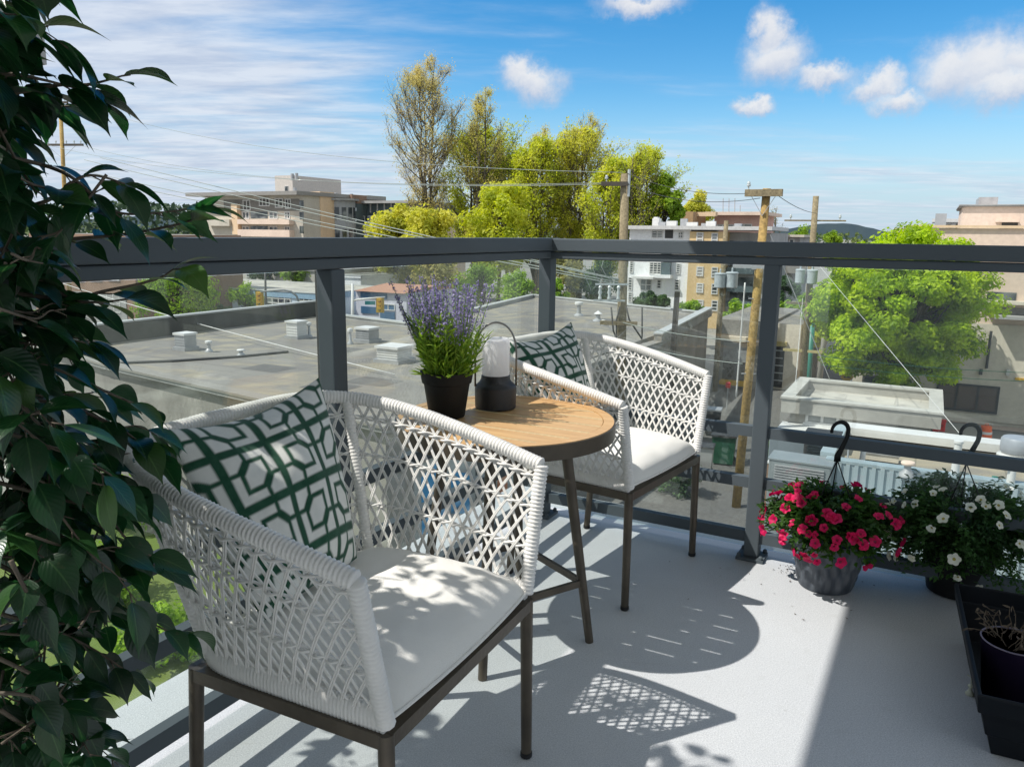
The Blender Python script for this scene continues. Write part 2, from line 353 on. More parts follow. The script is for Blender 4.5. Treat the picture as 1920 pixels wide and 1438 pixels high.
    for (x, y, rx, ry) in puffs:
        c = Vector(ray(x, y)).normalized()
        a = N(nt, 'VectorMath', operation='SUBTRACT', i_0=dv.outputs[0]); a.inputs[1].default_value = c
        b = N(nt, 'VectorMath', operation='MULTIPLY', i_0=a.outputs[0]); b.inputs[1].default_value = (1460. / rx, 1460. / rx, 1460. / ry)
        l = N(nt, 'VectorMath', operation='LENGTH', i_0=b.outputs[0])
        q = N(nt, 'MapRange', i_0=l.outputs['Value'], i_1=1.32, i_2=.28, i_3=0., i_4=1.); q.interpolation_type = 'SMOOTHSTEP'
        sb = N(nt, 'SeparateXYZ', i_0=b.outputs[0])
        g = N(nt, 'Math', operation='MULTIPLY', i_0=q.outputs[0], i_1=N(nt, 'MapRange', i_0=sb.outputs[2], i_1=-.75, i_2=.35, i_3=0., i_4=1.).outputs[0])
        mx = q.outputs[0] if mx is None else N(nt, 'Math', operation='MAXIMUM', i_0=mx, i_1=q.outputs[0]).outputs[0]
        bt = g.outputs[0] if bt is None else N(nt, 'Math', operation='MAXIMUM', i_0=bt, i_1=g.outputs[0]).outputs[0]
    K = 6.2
    # bright pale haze low over the horizon, and overcast added out of view, beside and behind, to fill the shade
    hz = N(nt, 'MapRange', i_0=sp.outputs[2], i_1=.17, i_2=.0, i_3=0., i_4=.85); hz.interpolation_type = 'SMOOTHSTEP'
    sky_c = mixc(nt, hz.outputs[0], hs.outputs[0], (.46 * K, .66 * K, .88 * K))
    sd_ = N(nt, 'MapRange', i_0=sp.outputs[1], i_1=.72, i_2=.30, i_3=0., i_4=.92); sd_.interpolation_type = 'SMOOTHSTEP'
    vc = mixc(nt, N(nt, 'MapRange', i_0=n2.outputs[0], i_1=.35, i_2=.62).outputs[0], (.56 * K, .64 * K, .80 * K), (.80 * K, .86 * K, .96 * K))
    s1 = mixc(nt, veil.outputs[0], sky_c, vc)
    pc = mixc(nt, bt, (.55 * K, .62 * K, .78 * K), (.98 * K, .96 * K, .95 * K))
    pm = N(nt, 'Math', operation='MULTIPLY', i_0=mx, i_1=.88)
    s2 = mixc(nt, sd_.outputs[0], mixc(nt, pm.outputs[0], s1, pc), (.80 * K, .87 * K, .95 * K))
    bg = N(nt, 'Background', i_Color=s2, i_Strength=.15)
    nt.links.new(bg.outputs[0], N(nt, 'OutputWorld').inputs[0])
make_world()
sc.view_settings.view_transform = 'Standard'; sc.view_settings.look = 'None'; sc.view_settings.exposure = 0.; sc.view_settings.gamma = 1.
sc.render.engine = 'CYCLES'
cy = sc.cycles
cy.max_bounces = 10; cy.diffuse_bounces = 5; cy.glossy_bounces = 3; cy.transmission_bounces = 4; cy.transparent_max_bounces = 24
cy.use_denoising = True; cy.caustics_reflective = False; cy.caustics_refractive = False
try: cy.denoiser = 'OPENIMAGEDENOISE'
except Exception: pass
# ------------------------------------------------------------------ balcony (grid directions: LU away along the left rail, RU right along the right rail)
LU, RU = az(28.9), az(118.9)
CN = Vector((.14, 3.22, 0))
def B(r, l, z=0): return CN + RU * r + LU * l + Vector((0, 0, z))
tag(MB().prism([B(-.3, -4), B(3.4, -4), B(3.4, .3), B(-.3, .3)], -.22, 0).build('balcony_floor', M['floor']), kind='structure')
tag(MB().prism([B(-.232, -4.2), B(3.4, -4.2), B(3.4, .25), B(-.232, .25)], 2.65, 2.87).build('upper_balcony_slab', mat('painted_soffit', (.75, .75, .73), rough=.8)), kind='structure')
hw = MB()
hw.prism([B(.6, -4.3), B(3.4, -4.3), B(3.4, -4.0), B(.6, -4.0)], .0, 2.64)
tag(hw.build('home_building_wall', mat('warm_grey_stucco', (.68, .67, .65), rough=.9)), kind='structure')
# railing
rail = thing('balcony_railing', 'dark slate metal balcony railing with clear glass panels meeting at a corner post', 'railing', tuple(CN))
def rb(m, r0, l0, r1, l1, z, w, h): m.beam(B(r0, l0, z), B(r1, l1, z), w, h)
for (a, b) in (((0, .035), (0, -4.0)), ((-.035, 0), (3.4, 0))):
    d = (0, 1) if a[0] == 0 else (1, 0)
    for nm, z, w, h in (('top_rail', 1.157, .078, .05), ('rail_channel', 1.1155, .056, .029)):
        m = MB(); rb(m, a[0], a[1] if nm == 'top_rail' else a[1] - .03 * (a[0] == 0), b[0], b[1], z - (.002 if a[0] else 0), w, h)
        o = m.build(nm, M['rail'], rail, world=True)
        bv = o.modifiers.new('bevel', 'BEVEL'); bv.width = .004; bv.segments = 2; bv.limit_method = 'ANGLE'
segs_l = [(-.03, -1.27), (-1.32, -2.6), (-2.65, -4.0)]
segs_r = [(.03, .867), (.917, 2.2), (2.25, 3.4)]
for z0, nm in ((D(1429, 808, 2.80).z, 'mid_rail'), (D(1422, 903, 2.80).z, 'mid_rail'), (.085, 'bottom_rail')):
    for l0, l1 in segs_l:
        m = MB(); rb(m, 0, l0, 0, l1, z0, .032, .04 if nm == 'mid_rail' else .042); m.build(nm, M['rail'], rail, world=True)
    for r0, r1 in segs_r:
        m = MB(); rb(m, r0, 0, r1, 0, z0, .032, .04 if nm == 'mid_rail' else .042); m.build(nm, M['rail'], rail, world=True)
for (r, l) in ((0, 0), (0, -1.295), (0, -2.625), (.892, 0), (2.225, 0)):
    m = MB(); m.beam(B(r, l, .012), B(r, l, 1.1), .054, .054, up=LU)
    o = m.build('post', M['rail'], rail, world=True)
    bv = o.modifiers.new('bevel', 'BEVEL'); bv.width = .004; bv.segments = 2
    m = MB(); m.beam(B(r, l, .0), B(r, l, .012), .1, .1, up=LU)
    for sx, sy in ((1, 1), (1, -1), (-1, 1), (-1, -1)): m.lathe([(.008, 0), (.008, .01), (.004, .014)], B(r + sx * .04, l + sy * .04, .012), 8)
    m.build('base_plate', M['rail'], rail, world=True)
for l0, l1 in ((.0, -1.285), (-1.305, -2.615), (-2.635, -4)):
    m = MB(); m.beam(B(-.045, l0, .56), B(-.045, l1, .56), .008, 1.07); m.build('glass_pane', M['glass'], rail, world=True)
for r0, r1 in ((0.0, .882), (.902, 2.215), (2.235, 3.4)):
    m = MB(); m.beam(B(r0, .045, .56), B(r1, .045, .56), .008, 1.07); m.build('glass_pane', M['glass'], rail, world=True)
for (r, l) in ((-.045, -1.295), (-.045, -2.625), (.892, .045)):
    m = MB(); m.beam(B(r, l, .03), B(r, l, 1.095), .012, .012, up=LU); m.build('glazing_gasket', M['rubber'], rail, world=True)

# ------------------------------------------------------------------ wicker armchair; chair frame: x forward, y sideways
def arc_table(fn, n=600):
    pts = [Vector(fn(-1 + 2 * i / n)) for i in range(n + 1)]; s = [0.]
    for i in range(n): s.append(s[-1] + (pts[i + 1] - pts[i]).length)
    return s
def rim_raw(t, W=.335, Wb=.385, Dp=.60, zf=.69, zb=.805, e=3.7):
    th = math.pi / 2 * t; c, s = abs(math.cos(th)), math.sin(th)
    x = -Dp * c ** (2 / e); k = -x / Dp
    y = (W + (Wb - W) * k) * math.copysign(abs(s) ** (2 / e), s)
    return (x, y, zf + (zb - zf) * (1 - (1 - k) ** 1.35))
def bot_raw(t, W=.266, Dp=.440, e=10.):
    th = math.pi / 2 * t; c, s = abs(math.cos(th)), math.sin(th)
    return (-Dp * c ** (2 / e) + .0, W * math.copysign(abs(s) ** (2 / e), s), .41)
def arcparam(fn):
    # parameter spread by angle of travel so that the tight corners are sampled finely too
    n = 4000; ts = [math.copysign(1 - (1 - abs(-1 + 2 * i / n)) ** 4, -1 + 2 * i / n) for i in range(n + 1)] 
    ts = sorted(set(ts + [-1 + 2 * i / n for i in range(n + 1)])); pts = [Vector(fn(t)) for t in ts]; s = [0.]
    for a, b in zip(pts, pts[1:]): s.append(s[-1] + (b - a).length)
    L = s[-1]; m_ = len(s) - 1
    def g(a):
        t = max(0., min(1., a)) * L; lo, hi = 0, m_
        while hi - lo > 1:
            md = (lo + hi) // 2
            if s[md] <= t: lo = md
            else: hi = md
        return pts[lo].lerp(pts[lo + 1], (t - s[lo]) / max(1e-9, s[lo + 1] - s[lo]))
    return g, L
RIM, LR = arcparam(rim_raw); BOT, LB = arcparam(bot_raw)
def SH(a, h):
    p = BOT(a).lerp(RIM(a), h); return p
def SN(a, h):
    e = .004
    u = SH(min(1, a + e), h) - SH(max(0, a - e), h); w = SH(a, min(1, h + .05)) - SH(a, max(0, h - .05))
    return u.cross(w).normalized()
def wrapped(m, path, r, pitch=.0085, n=10, amp=.14, seg=4, ry=None):
    L = sum((path[i + 1] - path[i]).length for i in range(len(path) - 1))
    cum = [0.]
    for i in range(len(path) - 1): cum.append(cum[-1] + (path[i + 1] - path[i]).length)
    k = int(L / pitch) * seg; pts, rr = [], []; j = 0
    for i in range(k + 1):
        t = L * i / k
        while j < len(path) - 2 and cum[j + 1] < t: j += 1
        pts.append(path[j].lerp(path[j + 1], (t - cum[j]) / max(1e-9, cum[j + 1] - cum[j])))
        q = 1 + amp * (abs(math.sin(math.pi * i / seg)) - .6) + .02 * math.sin(i * 1.7)
        rr.append((r * q, (ry or r) * q))
    m.tube(pts, rr, n)
def make_chair(label):
    t = thing('wicker_armchair', label, 'armchair', group='white woven armchairs at the round table')
    # tube frame
    fr = MB(); z = .385
    c = [(0, .268, z), (0, -.268, z), (-.43, -.268, z), (-.43, .268, z)]
    for i in range(4): fr.beam(c[i], c[(i + 1) % 4], .026, .026)
    fr.build('seat_frame', M['bronze'], t)
    for (x, y, _) in c:
        m = MB(); m.tube([(x * 1.0, y, z + .012), (x + (.004 if x == 0 else -.03), y * 1.015, .012)], [.0145, .0125], 12); o = m.build('leg', M['bronze'], t, smooth='auto')
        m = MB(); m.lathe([(.011, 0), (.014, .003), (.014, .014)], (x + (.004 if x == 0 else -.03), y * 1.015, 0), 12); m.build('foot_cap', M['rubber'], o)
    m = MB(); wrapped(m, [RIM(i / 300) for i in range(301)], .0160, amp=.17); m.build('rim', M['wicker'], t, smooth=True)
    m = MB(); wrapped(m, [BOT(i / 300) + Vector((0, 0, .004)) for i in range(301)], .027, ry=.011, pitch=.008); m.build('base_band', M['wicker'], t, smooth=True)
    for a in (0., 1.):
        m = MB(); wrapped(m, [SH(a, h / 20) + Vector((.0, 0, 0)) for h in range(21)], .0156, amp=.2); m.build('arm_post', M['wicker'], t, smooth=True)
    for a in (.31, .69):
        m = MB(); wrapped(m, [SH(a, h / 20) for h in range(21)], .013); m.build('back_post', M['wicker'], t, smooth=True)
    # open weave: paired reeds on two diagonals, three twined courses
    w = MB(); rnd = random.Random(4); NR = 52; lean = 6.5 / NR
    for k in range(-6, NR + 1):
        for sgn in (1, -1):
            a0 = (k + .25) / NR; pts = []
            st = 26
            for i in range(st + 1):
                h = .035 + .945 * i / st
                a = a0 + lean * h if sgn > 0 else a0 + lean * (1 - h)
                pts.append((a, h, i))
            seg = [q for q in pts if 0.006 <= q[0] <= .994]
            if len(seg) < 3: continue
            for off in (-1, 1):
                path = []
                for (a, h, i) in seg:
                    p = SH(a, h); n = SN(a, h)
                    wob = math.sin((a * NR * 1.0 + (0 if sgn > 0 else .5)) * math.pi) * .0016 * sgn + sgn * .0012
                    tang = (SH(min(1, a + .004), h) - SH(max(0, a - .004), h)).normalized()
                    path.append(p + n * wob + tang * (off * .0023) + Vector((0, 0, off * .0006 * sgn)))
                w.tube(path, .0020, 5)
    for h in (.346, .654, .885):
        for ph in (0, math.pi):
            path = []
            for i in range(361):
                a = .004 + .992 * i / 360; n = SN(a, h)
                q = a * NR * math.pi * 1.0 + ph
                path.append(SH(a, h) + n * (math.cos(q) * .0046) + Vector((0, 0, math.sin(q) * .0038)))
            w.tube(path, .0028, 5)
    w.build('woven_shell', M['wicker'], t, smooth=True)
    return t
def seat_cushion(root_loc, rz, label):
    def f(u, v):                                    # closed loop section swept over a rounded square plan
        pass
    m = MB(); nx, ny = 44, 48
    W, Dx = .268, .415
    def plan(a, b):
        # a, b in -1..1 -> rounded square
        k = .10
        x = a * math.sqrt(1 - k * b * b) ; y = b * math.sqrt(1 - k * a * a)
        return x, y
    def top(i, j, sgn):
        a, b = -1 + 2 * i / nx, -1 + 2 * j / ny
        x, y = plan(a, b)
        e = max(0., 1 - abs(a) ** 5) ** .42 * max(0., 1 - abs(b) ** 5) ** .42
        wr = mnoise.noise(Vector((a * 2.2 + 3, b * 2.2, 1))) * .006 * (1 - e * .4) + mnoise.noise(Vector((a * 6, b * 5 + 3, 1))) * .0022
        zz = .062 * e + .016 * (1 - a * a) * (1 - b * b) + wr * (e > 0)
        return Vector((-.205 + x * Dx / 2 * 1.06, y * W, .418 + sgn * (zz if sgn > 0 else .012 * e)))
    for sgn in (1, -1):
        vs = [top(i, j, sgn) for j in range(ny + 1) for i in range(nx + 1)]
        fs = [(j * (nx + 1) + i, j * (nx + 1) + i + 1, (j + 1) * (nx + 1) + i + 1, (j + 1) * (nx + 1) + i) for j in range(ny) for i in range(nx)]
        if sgn < 0: fs = [q[::-1] for q in fs]
        m.add(vs, fs)
    root = m.build('seat_cushion', M['cushion'], smooth=True)
    tag(root, label, 'cushion', 'white seat cushions')
    root.location = root_loc; root.rotation_euler = (0, 0, rz)
    pp = MB(); loop = []
    for i in range(nx): loop.append(top(i, 0, 1))
    for j in range(ny): loop.append(top(nx, j, 1))
    for i in range(nx): loop.append(top(nx - i, ny, 1))
    for j in range(ny): loop.append(top(0, ny - j, 1))
    loop = [Vector((p.x, p.y, .418)) for p in loop]
    pp.tube(loop, .0042, 6, closed=True); pp.build('piping', M['cushion'], root, smooth=True)
    return root
def fret(x, y, p=.128):
    i, j = math.floor(x / p), math.floor(y / p); u, v = x / p - i, y / p - j
    if (i + j) % 2: u = 1 - u                     # A corners at (0,0),(1,1)
    w, t, g, rA, la = .076, .135, .085, .37, .55
    def ss(d): return max(0., min(1., .5 + d / .035))
    e = min(u, 1 - u, v, 1 - v) - w
    qa = min(max(a, b, .655 * (a + b)) for a, b in ((u, v), (1 - u, 1 - v)))
    pent = min(rA - qa, e)
    L = max(min(w + t - min(a, b), la - max(a, b)) for a, b in ((1 - u, v), (u, 1 - v)))
    L = min(L, e)
    hexa = min(min(min(a, b) for a, b in ((1 - u, v), (u, 1 - v))) - (w + t + g), (min(a + b for a, b in ((u, v), (1 - u, 1 - v))) - .77) * .7)
    return ss(max(pent, L, hexa))
def make_pillow_mesh():
    TR, BR, TL, BL = Vector((-.545, .235, .862)), Vector((-.335, .095, .482)), Vector((-.535, -.24, .835)), Vector((-.31, -.225, .482))
    nrm = ((TR - BL).cross(TL - BR)).normalized()
    if nrm.x < 0: nrm = -nrm
    n = 190; m = MB(); cols = []
    S = .43
    for side in (1, -1):
        k = n if side > 0 else 40
        def pt(i, j):
            a, b = i / k, j / k; A, Bb = 2 * a - 1, 2 * b - 1
            # edges bow in between the corners
            bow = .028
            a2 = .5 + .5 * A * (1 - bow * 2 * (1 - Bb * Bb)); b2 = .5 + .5 * Bb * (1 - bow * 2 * (1 - A * A))
            cr = .045 * (A * Bb) ** 4; a2 = .5 + (a2 - .5) * (1 - cr); b2 = .5 + (b2 - .5) * (1 - cr); p = BL.lerp(BR, a2).lerp(TL.lerp(TR, a2), b2); p.z -= .032 * max(0., Bb) ** 2 * (1 - A * A)
            e = ((1 - A ** 2) * (1 - Bb ** 2)) ** .55
            th = .068 * e
            wr = mnoise.noise(Vector((A * 2.1, Bb * 2.1, side * 3.))) * .012 * e + .006 * math.sin(9 * A + 3 * Bb) * max(0., Bb - .3) * (e ** .5)
            return p + nrm * (side * (th + wr) + .01), (A * S / 2 * (1 - .0 * bow), Bb * S / 2)
        vs, cc = [], []
        for j in range(k + 1):
            for i in range(k + 1):
                p, q = pt(i, j); vs.append(p); cc.append(fret(q[0] + .30, q[1] + .265))
        fs = [(j * (k + 1) + i, j * (k + 1) + i + 1, (j + 1) * (k + 1) + i + 1, (j + 1) * (k + 1) + i) for j in range(k) for i in range(k)]
        if side < 0: fs = [q[::-1] for q in fs]
        m.add(vs, fs); cols += cc
    me = m.mesh('throw_pillow', M['pillow'], True)
    at = me.attributes.new('pattern', 'FLOAT', 'POINT'); at.data.foreach_set('value', cols)
    return me
NEAR, NRZ = (-.08, 1.38, 0), -R_(26.3)
FAR, FRZ = (.532, 2.576, 0), -R_(35.8)
ch = make_chair('white woven armchair nearest the potted tree, its back to the left railing')
ch.location = NEAR; ch.rotation_euler = (0, 0, NRZ)
dup(ch, FAR, FRZ, 'white woven armchair in the railing corner behind the round table')
cu = seat_cushion(NEAR, NRZ, 'white seat cushion dappled with leaf shadows on the chair nearest the tree')
dup(cu, FAR, FRZ, 'white seat cushion in full sun on the corner chair behind the table')
pm_ = make_pillow_mesh()
for loc, rz, lb in ((NEAR, NRZ, 'green and white fretwork throw pillow leaning in the chair beside the potted tree'), (FAR, FRZ, 'green and white fretwork throw pillow in the corner chair, partly hidden by the lantern')):
    o = bpy.data.objects.new('throw_pillow', pm_); COL.objects.link(o); o.location = loc; o.rotation_euler = (0, 0, rz)
    tag(o, lb, 'pillow', 'fretwork throw pillows')
# ------------------------------------------------------------------ round table
TC, TR_, TZ = Vector((-.018, 2.2, 0)), .318, .675
pa, pb = P(855, 806, TZ), P(1024, 831, TZ)
PLA = math.atan2(pb.y - pa.y, pb.x - pa.x)
tb = thing('round_table', 'small round teak slat table with dark metal rim between the two armchairs', 'table', tuple(TC), PLA)
rg = MB(); n = 96
def ring(m, r0, r1, z0, z1):
    vs = []
    for j in range(n):
        a = 2 * math.pi * j / n; c, s = math.cos(a), math.sin(a)
        vs += [(r0 * c, r0 * s, z0), (r1 * c, r1 * s, z0), (r1 * c, r1 * s, z1), (r0 * c, r0 * s, z1)]
    fs = []
    for j in range(n):
        a, b = 4 * j, 4 * ((j + 1) % n)
        for k in range(4): fs.append((a + k, b + k, b + (k + 1) % 4, a + (k + 1) % 4))
    m.add(vs, fs)
ring(rg, TR_ - .034, TR_ - .0045, TZ - .018, TZ); rg.build('edge_ring', M['teak'], tb, smooth='auto')
rg = MB(); ring(rg, TR_ - .004, TR_, TZ - .043, TZ - .002); ring(rg, TR_ - .04, TR_ - .005, TZ - .043, TZ - .02); rg.build('rim', M['bronze'], tb, smooth='auto')
pk = MB(); r_in = TR_ - .0365; npl = 7; pw = 2 * r_in / npl
for i in range(npl):
    y0, y1 = -r_in + i * pw + .0042, -r_in + (i + 1) * pw - .0042
    ys = [y0 + (y1 - y0) * k / 8 for k in range(9)]
    poly = [(math.sqrt(max(1e-5, r_in ** 2 - y * y)), y) for y in ys] + [(-math.sqrt(max(1e-5, r_in ** 2 - y * y)), y) for y in ys[::-1]]
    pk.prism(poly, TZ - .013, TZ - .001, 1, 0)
pk.build('tabletop', [M['teak'], mat('lit_tone_teak_edge', (.92, .80, .52), rough=.7)], tb)  # plank sides coloured pale, sunlight in the gaps put into the colour
ub = MB(); 
for s in (-1, 1):
    ub.box((s * .16, 0, TZ - .026), (.05, .5, .012))
ub.build('batten', M['bronze'], tb)
lg = P(1107, 1203) - TC; la0 = math.atan2(lg.y, lg.x) - PLA
ft = []
for k in range(4):
    a = la0 + k * math.pi / 2
    m = MB(); p0 = Vector((.265 * math.cos(a), .265 * math.sin(a), 0)); p1 = Vector((.175 * math.cos(a), .175 * math.sin(a), TZ - .05))
    m.tube([p0, p1], [.0125, .0165], 12); m.build('leg', M['bronze'], tb, smooth='auto'); ft.append(p0.lerp(p1, .30))
m = MB()
for k in range(4): m.beam(ft[k], ft[(k + 1) % 4], .012, .02)
m.build('stretcher', M['bronze'], tb)
# ------------------------------------------------------------------ lavender in its pot, on the table
rnd = random.Random(11)
def blade(m, p, d, L, w, bend=.3, seg=3, mi=0, side=None):
    d = Vector(d).normalized(); s = (side or d.cross(Vector((rnd.uniform(-1, 1), rnd.uniform(-1, 1), rnd.uniform(-.3, 1))))).normalized()
    up = s.cross(d); vs = []; q = Vector(p)
    for i in range(seg + 1):
        t = i / seg; ww = w * (math.sin(math.pi * (.12 + .88 * t) ** .8) if i < seg else .06)
        vs += [q - s * ww / 2, q + s * ww / 2]
        d = (d - up * bend / seg).normalized(); q = q + d * (L / seg)
    m.add(vs, [(2 * i, 2 * i + 1, 2 * i + 3, 2 * i + 2) for i in range(seg)], mi)
lp = P(838, 780, TZ); lp.z = TZ + .001
lav = thing('potted_lavender', 'lavender with purple spikes in a black plastic pot on the round table', 'plant', tuple(lp))
MB().lathe([(.050, 0), (.052, .002), (.0665, .098), (.0715, .100), (.0765, .128), (.0765, .133), (.0725, .133), (.070, .118), (.066, .116)], n=40).build('pot', M['dark'], lav, smooth='auto')
MB().lathe([(.069, .112), (.04, .118), (.001, .12)], n=24).build('soil', M['soil'], lav)
lf = MB()
for k in range(95):                                   # leafy shoots
    a = rnd.uniform(0, 6.283); rr = math.sqrt(rnd.random()); p = Vector((.058 * rr * math.cos(a), .058 * rr * math.sin(a), .115))
    tilt = rr * rnd.uniform(.15, .5); d = Vector((math.cos(a) * tilt, math.sin(a) * tilt, 1)).normalized(); L = rnd.uniform(.06, .185)
    lf.tube([p, p + d * L * .5, p + d * L + Vector((math.cos(a), math.sin(a), 0)) * .01], .0013, 4)
    for i in range(int(L / .0085)):
        t = (i + 1.5) / (L / .0085 + 1); q = p + d * L * t
        for s in (0, 1):
            b = a + i * 1.57 + s * math.pi + rnd.uniform(-.4, .4)
            blade(lf, q, Vector((math.cos(b), math.sin(b), rnd.uniform(.5, 1.3))), rnd.uniform(.022, .046), rnd.uniform(.004, .0075), rnd.uniform(-.2, .7))
for k in range(60):
    a = rnd.uniform(0, 6.283); blade(lf, (.065 * math.cos(a), .065 * math.sin(a), .122), (math.cos(a), math.sin(a), rnd.uniform(.2, 1.2)), rnd.uniform(.03, .06), .005, .6)
lf.build('foliage', M['lav_leaf'], lav)
def spike_mesh(seed):
    r2 = random.Random(seed); m = MB(); L = r2.uniform(.225, .27); bend = r2.uniform(-.02, .02); pts = []
    for i in range(9):
        t = i / 8; pts.append(Vector((bend * t * t, .01 * math.sin(t * 3 + seed), L * t)))
    m.tube(pts, [.0014] * 6 + [.001, .0009, .0006], 5, 1)
    for i in range(90):
        t = r2.uniform(.48, 1.); j = min(7, int(t * 8)); q = pts[j].lerp(pts[j + 1], t * 8 - j)
        a = r2.uniform(0, 6.283); rr = .0085 * (1.08 - t) ** .5 + .002
        c = q + Vector((math.cos(a), math.sin(a), 0)) * rr * r2.uniform(.4, 1.1); s = r2.uniform(.0022, .0042)
        m.add([c + Vector((r2.uniform(-1, 1), r2.uniform(-1, 1), r2.uniform(-1, 1))).normalized() * s * (1.2 if k % 2 else 1) for k in range(4)], [(0, 1, 2), (0, 2, 3), (0, 3, 1), (1, 3, 2)], 0)
    return m.mesh('flower_spike', [M['lav_flower'], M['lav_leaf']])
sm = [spike_mesh(i) for i in range(6)]
for k in range(66):
    a = rnd.uniform(0, 6.283); rr = math.sqrt(rnd.random())
    o = bpy.data.objects.new('flower_spike', sm[k % 6]); COL.objects.link(o); o.parent = lav
    o.location = (.05 * rr * math.cos(a), .05 * rr * math.sin(a), .118)
    tl = rr * .43 + rnd.uniform(-.05, .05)
    o.rotation_euler = Vector((math.cos(a) * math.sin(tl) - .10, math.sin(a) * math.sin(tl), math.cos(tl))).to_track_quat('Z', 'X').to_euler()
    o.scale = (1, 1, rnd.uniform(.9, 1.16))
# ------------------------------------------------------------------ lantern
lt = P(929, 764, TZ); lt.z = TZ + .001
la = thing('table_lantern', 'charcoal lantern with frosted glass cylinder and wire handle on the table', 'lantern', tuple(lt))
MB().lathe([(.060, 0), (.0625, .003), (.0635, .062), (.0625, .068), (.056, .074), (.049, .081), (.0445, .090), (.0435, .100), (.041, .1015), (.0405, .098)], n=48).build('base', M['lantern'], la, smooth='auto')
MB().lathe([(.041, .0985), (.0415, .11), (.0415, .205), (.040, .2105), (.0375, .2125), (.0365, .2115), (.036, .2)], n=40).build('glass_shade', M['frosted'], la, smooth='auto')
hd = MB(); ha = R_(8); hp = []
for i in range(41):
    t = i / 40 * math.pi; x = -math.cos(t) * .0625; hp.append(Vector((x * math.cos(ha), x * math.sin(ha), .155 + math.sin(t) ** .8 * .105)))
hp = [Vector((hp[0].x, hp[0].y, .066))] + hp + [Vector((hp[-1].x, hp[-1].y, .066))]
hd.tube(hp, .003, 8); hd.build('handle', M['steel'], la, smooth=True)
# ------------------------------------------------------------------ hanging baskets standing on the deck
def flower_mesh(name, pm, r, n=5, cup=.5, eye=None, wave=1.):
    m = MB(); vs = [(0, 0, 0)]; K = n * 6
    for ringi, (rr, zz) in enumerate(((.25, .55), (.65, .95), (1., 1.))):
        for k in range(K):
            a = 2 * math.pi * k / K; lob = 1 - .20 * (1 if ringi == 2 else .3) * abs(math.cos(a * n / 2)) ** 4
            ruff = (.22 * math.sin(a * n + ringi) + .16 * math.sin(a * 3 * wave + 1.) + .12 * math.sin(a * 11)) * (ringi / 2) * wave
            vs.append((r * rr * lob * math.cos(a), r * rr * lob * math.sin(a), r * cup * (zz + ruff * .4)))
    fs = [(0, 1 + k, 1 + (k + 1) % K) for k in range(K)]
    for q in range(2):
        for k in range(K): fs.append((1 + q * K + k, 1 + (q + 1) * K + k, 1 + (q + 1) * K + (k + 1) % K, 1 + q * K + (k + 1) % K))
    m.add(vs, fs); m.m[:K] = [1] * K
    return m.mesh('flower', [pm, eye or M['pet_eye']], True)
def hanger(root, top, hook, pot_r, pot_z, wires=3, a0=.4, sc_=1., hook_az=0.):
    # wires run from the pot rim to the swivel, then the plastic hook
    for k in range(wires):
        a = a0 + k * 2 * math.pi / wires; m = MB()
        p = Vector((pot_r * math.cos(a), pot_r * math.sin(a), pot_z))
        m.tube([p, p.lerp(top, .5) + Vector((.004, .002, 0)), top], .0022, 6); m.build('hanger_wire', M['dark'], root)
    m = MB(); ex = Vector((math.cos(hook_az), math.sin(hook_az), 0)); pts = []; rr = []
    Rk = .029 * sc_; cz = top + Vector((0, 0, .098 * sc_))
    pts += [top + Vector((0, 0, -.006)), top + Vector((0, 0, .014)), top + ex * .013 + Vector((0, 0, .04 * sc_)), top + ex * (Rk * .92) + Vector((0, 0, .075 * sc_))]
    rr += [(.013, .004), (.013, .0045), (.0095, .005), (.0085, .005)]
    for i in range(15):
        t = -.15 + i / 14 * 3.5; pts.append(cz + ex * (Rk * math.cos(t)) + Vector((0, 0, Rk * math.sin(t)))); rr.append((.0085 - .0002 * i, .005))
    m.tube(pts, rr, 8, up=ex); m.build('hook', M['dark'], root, smooth=True)
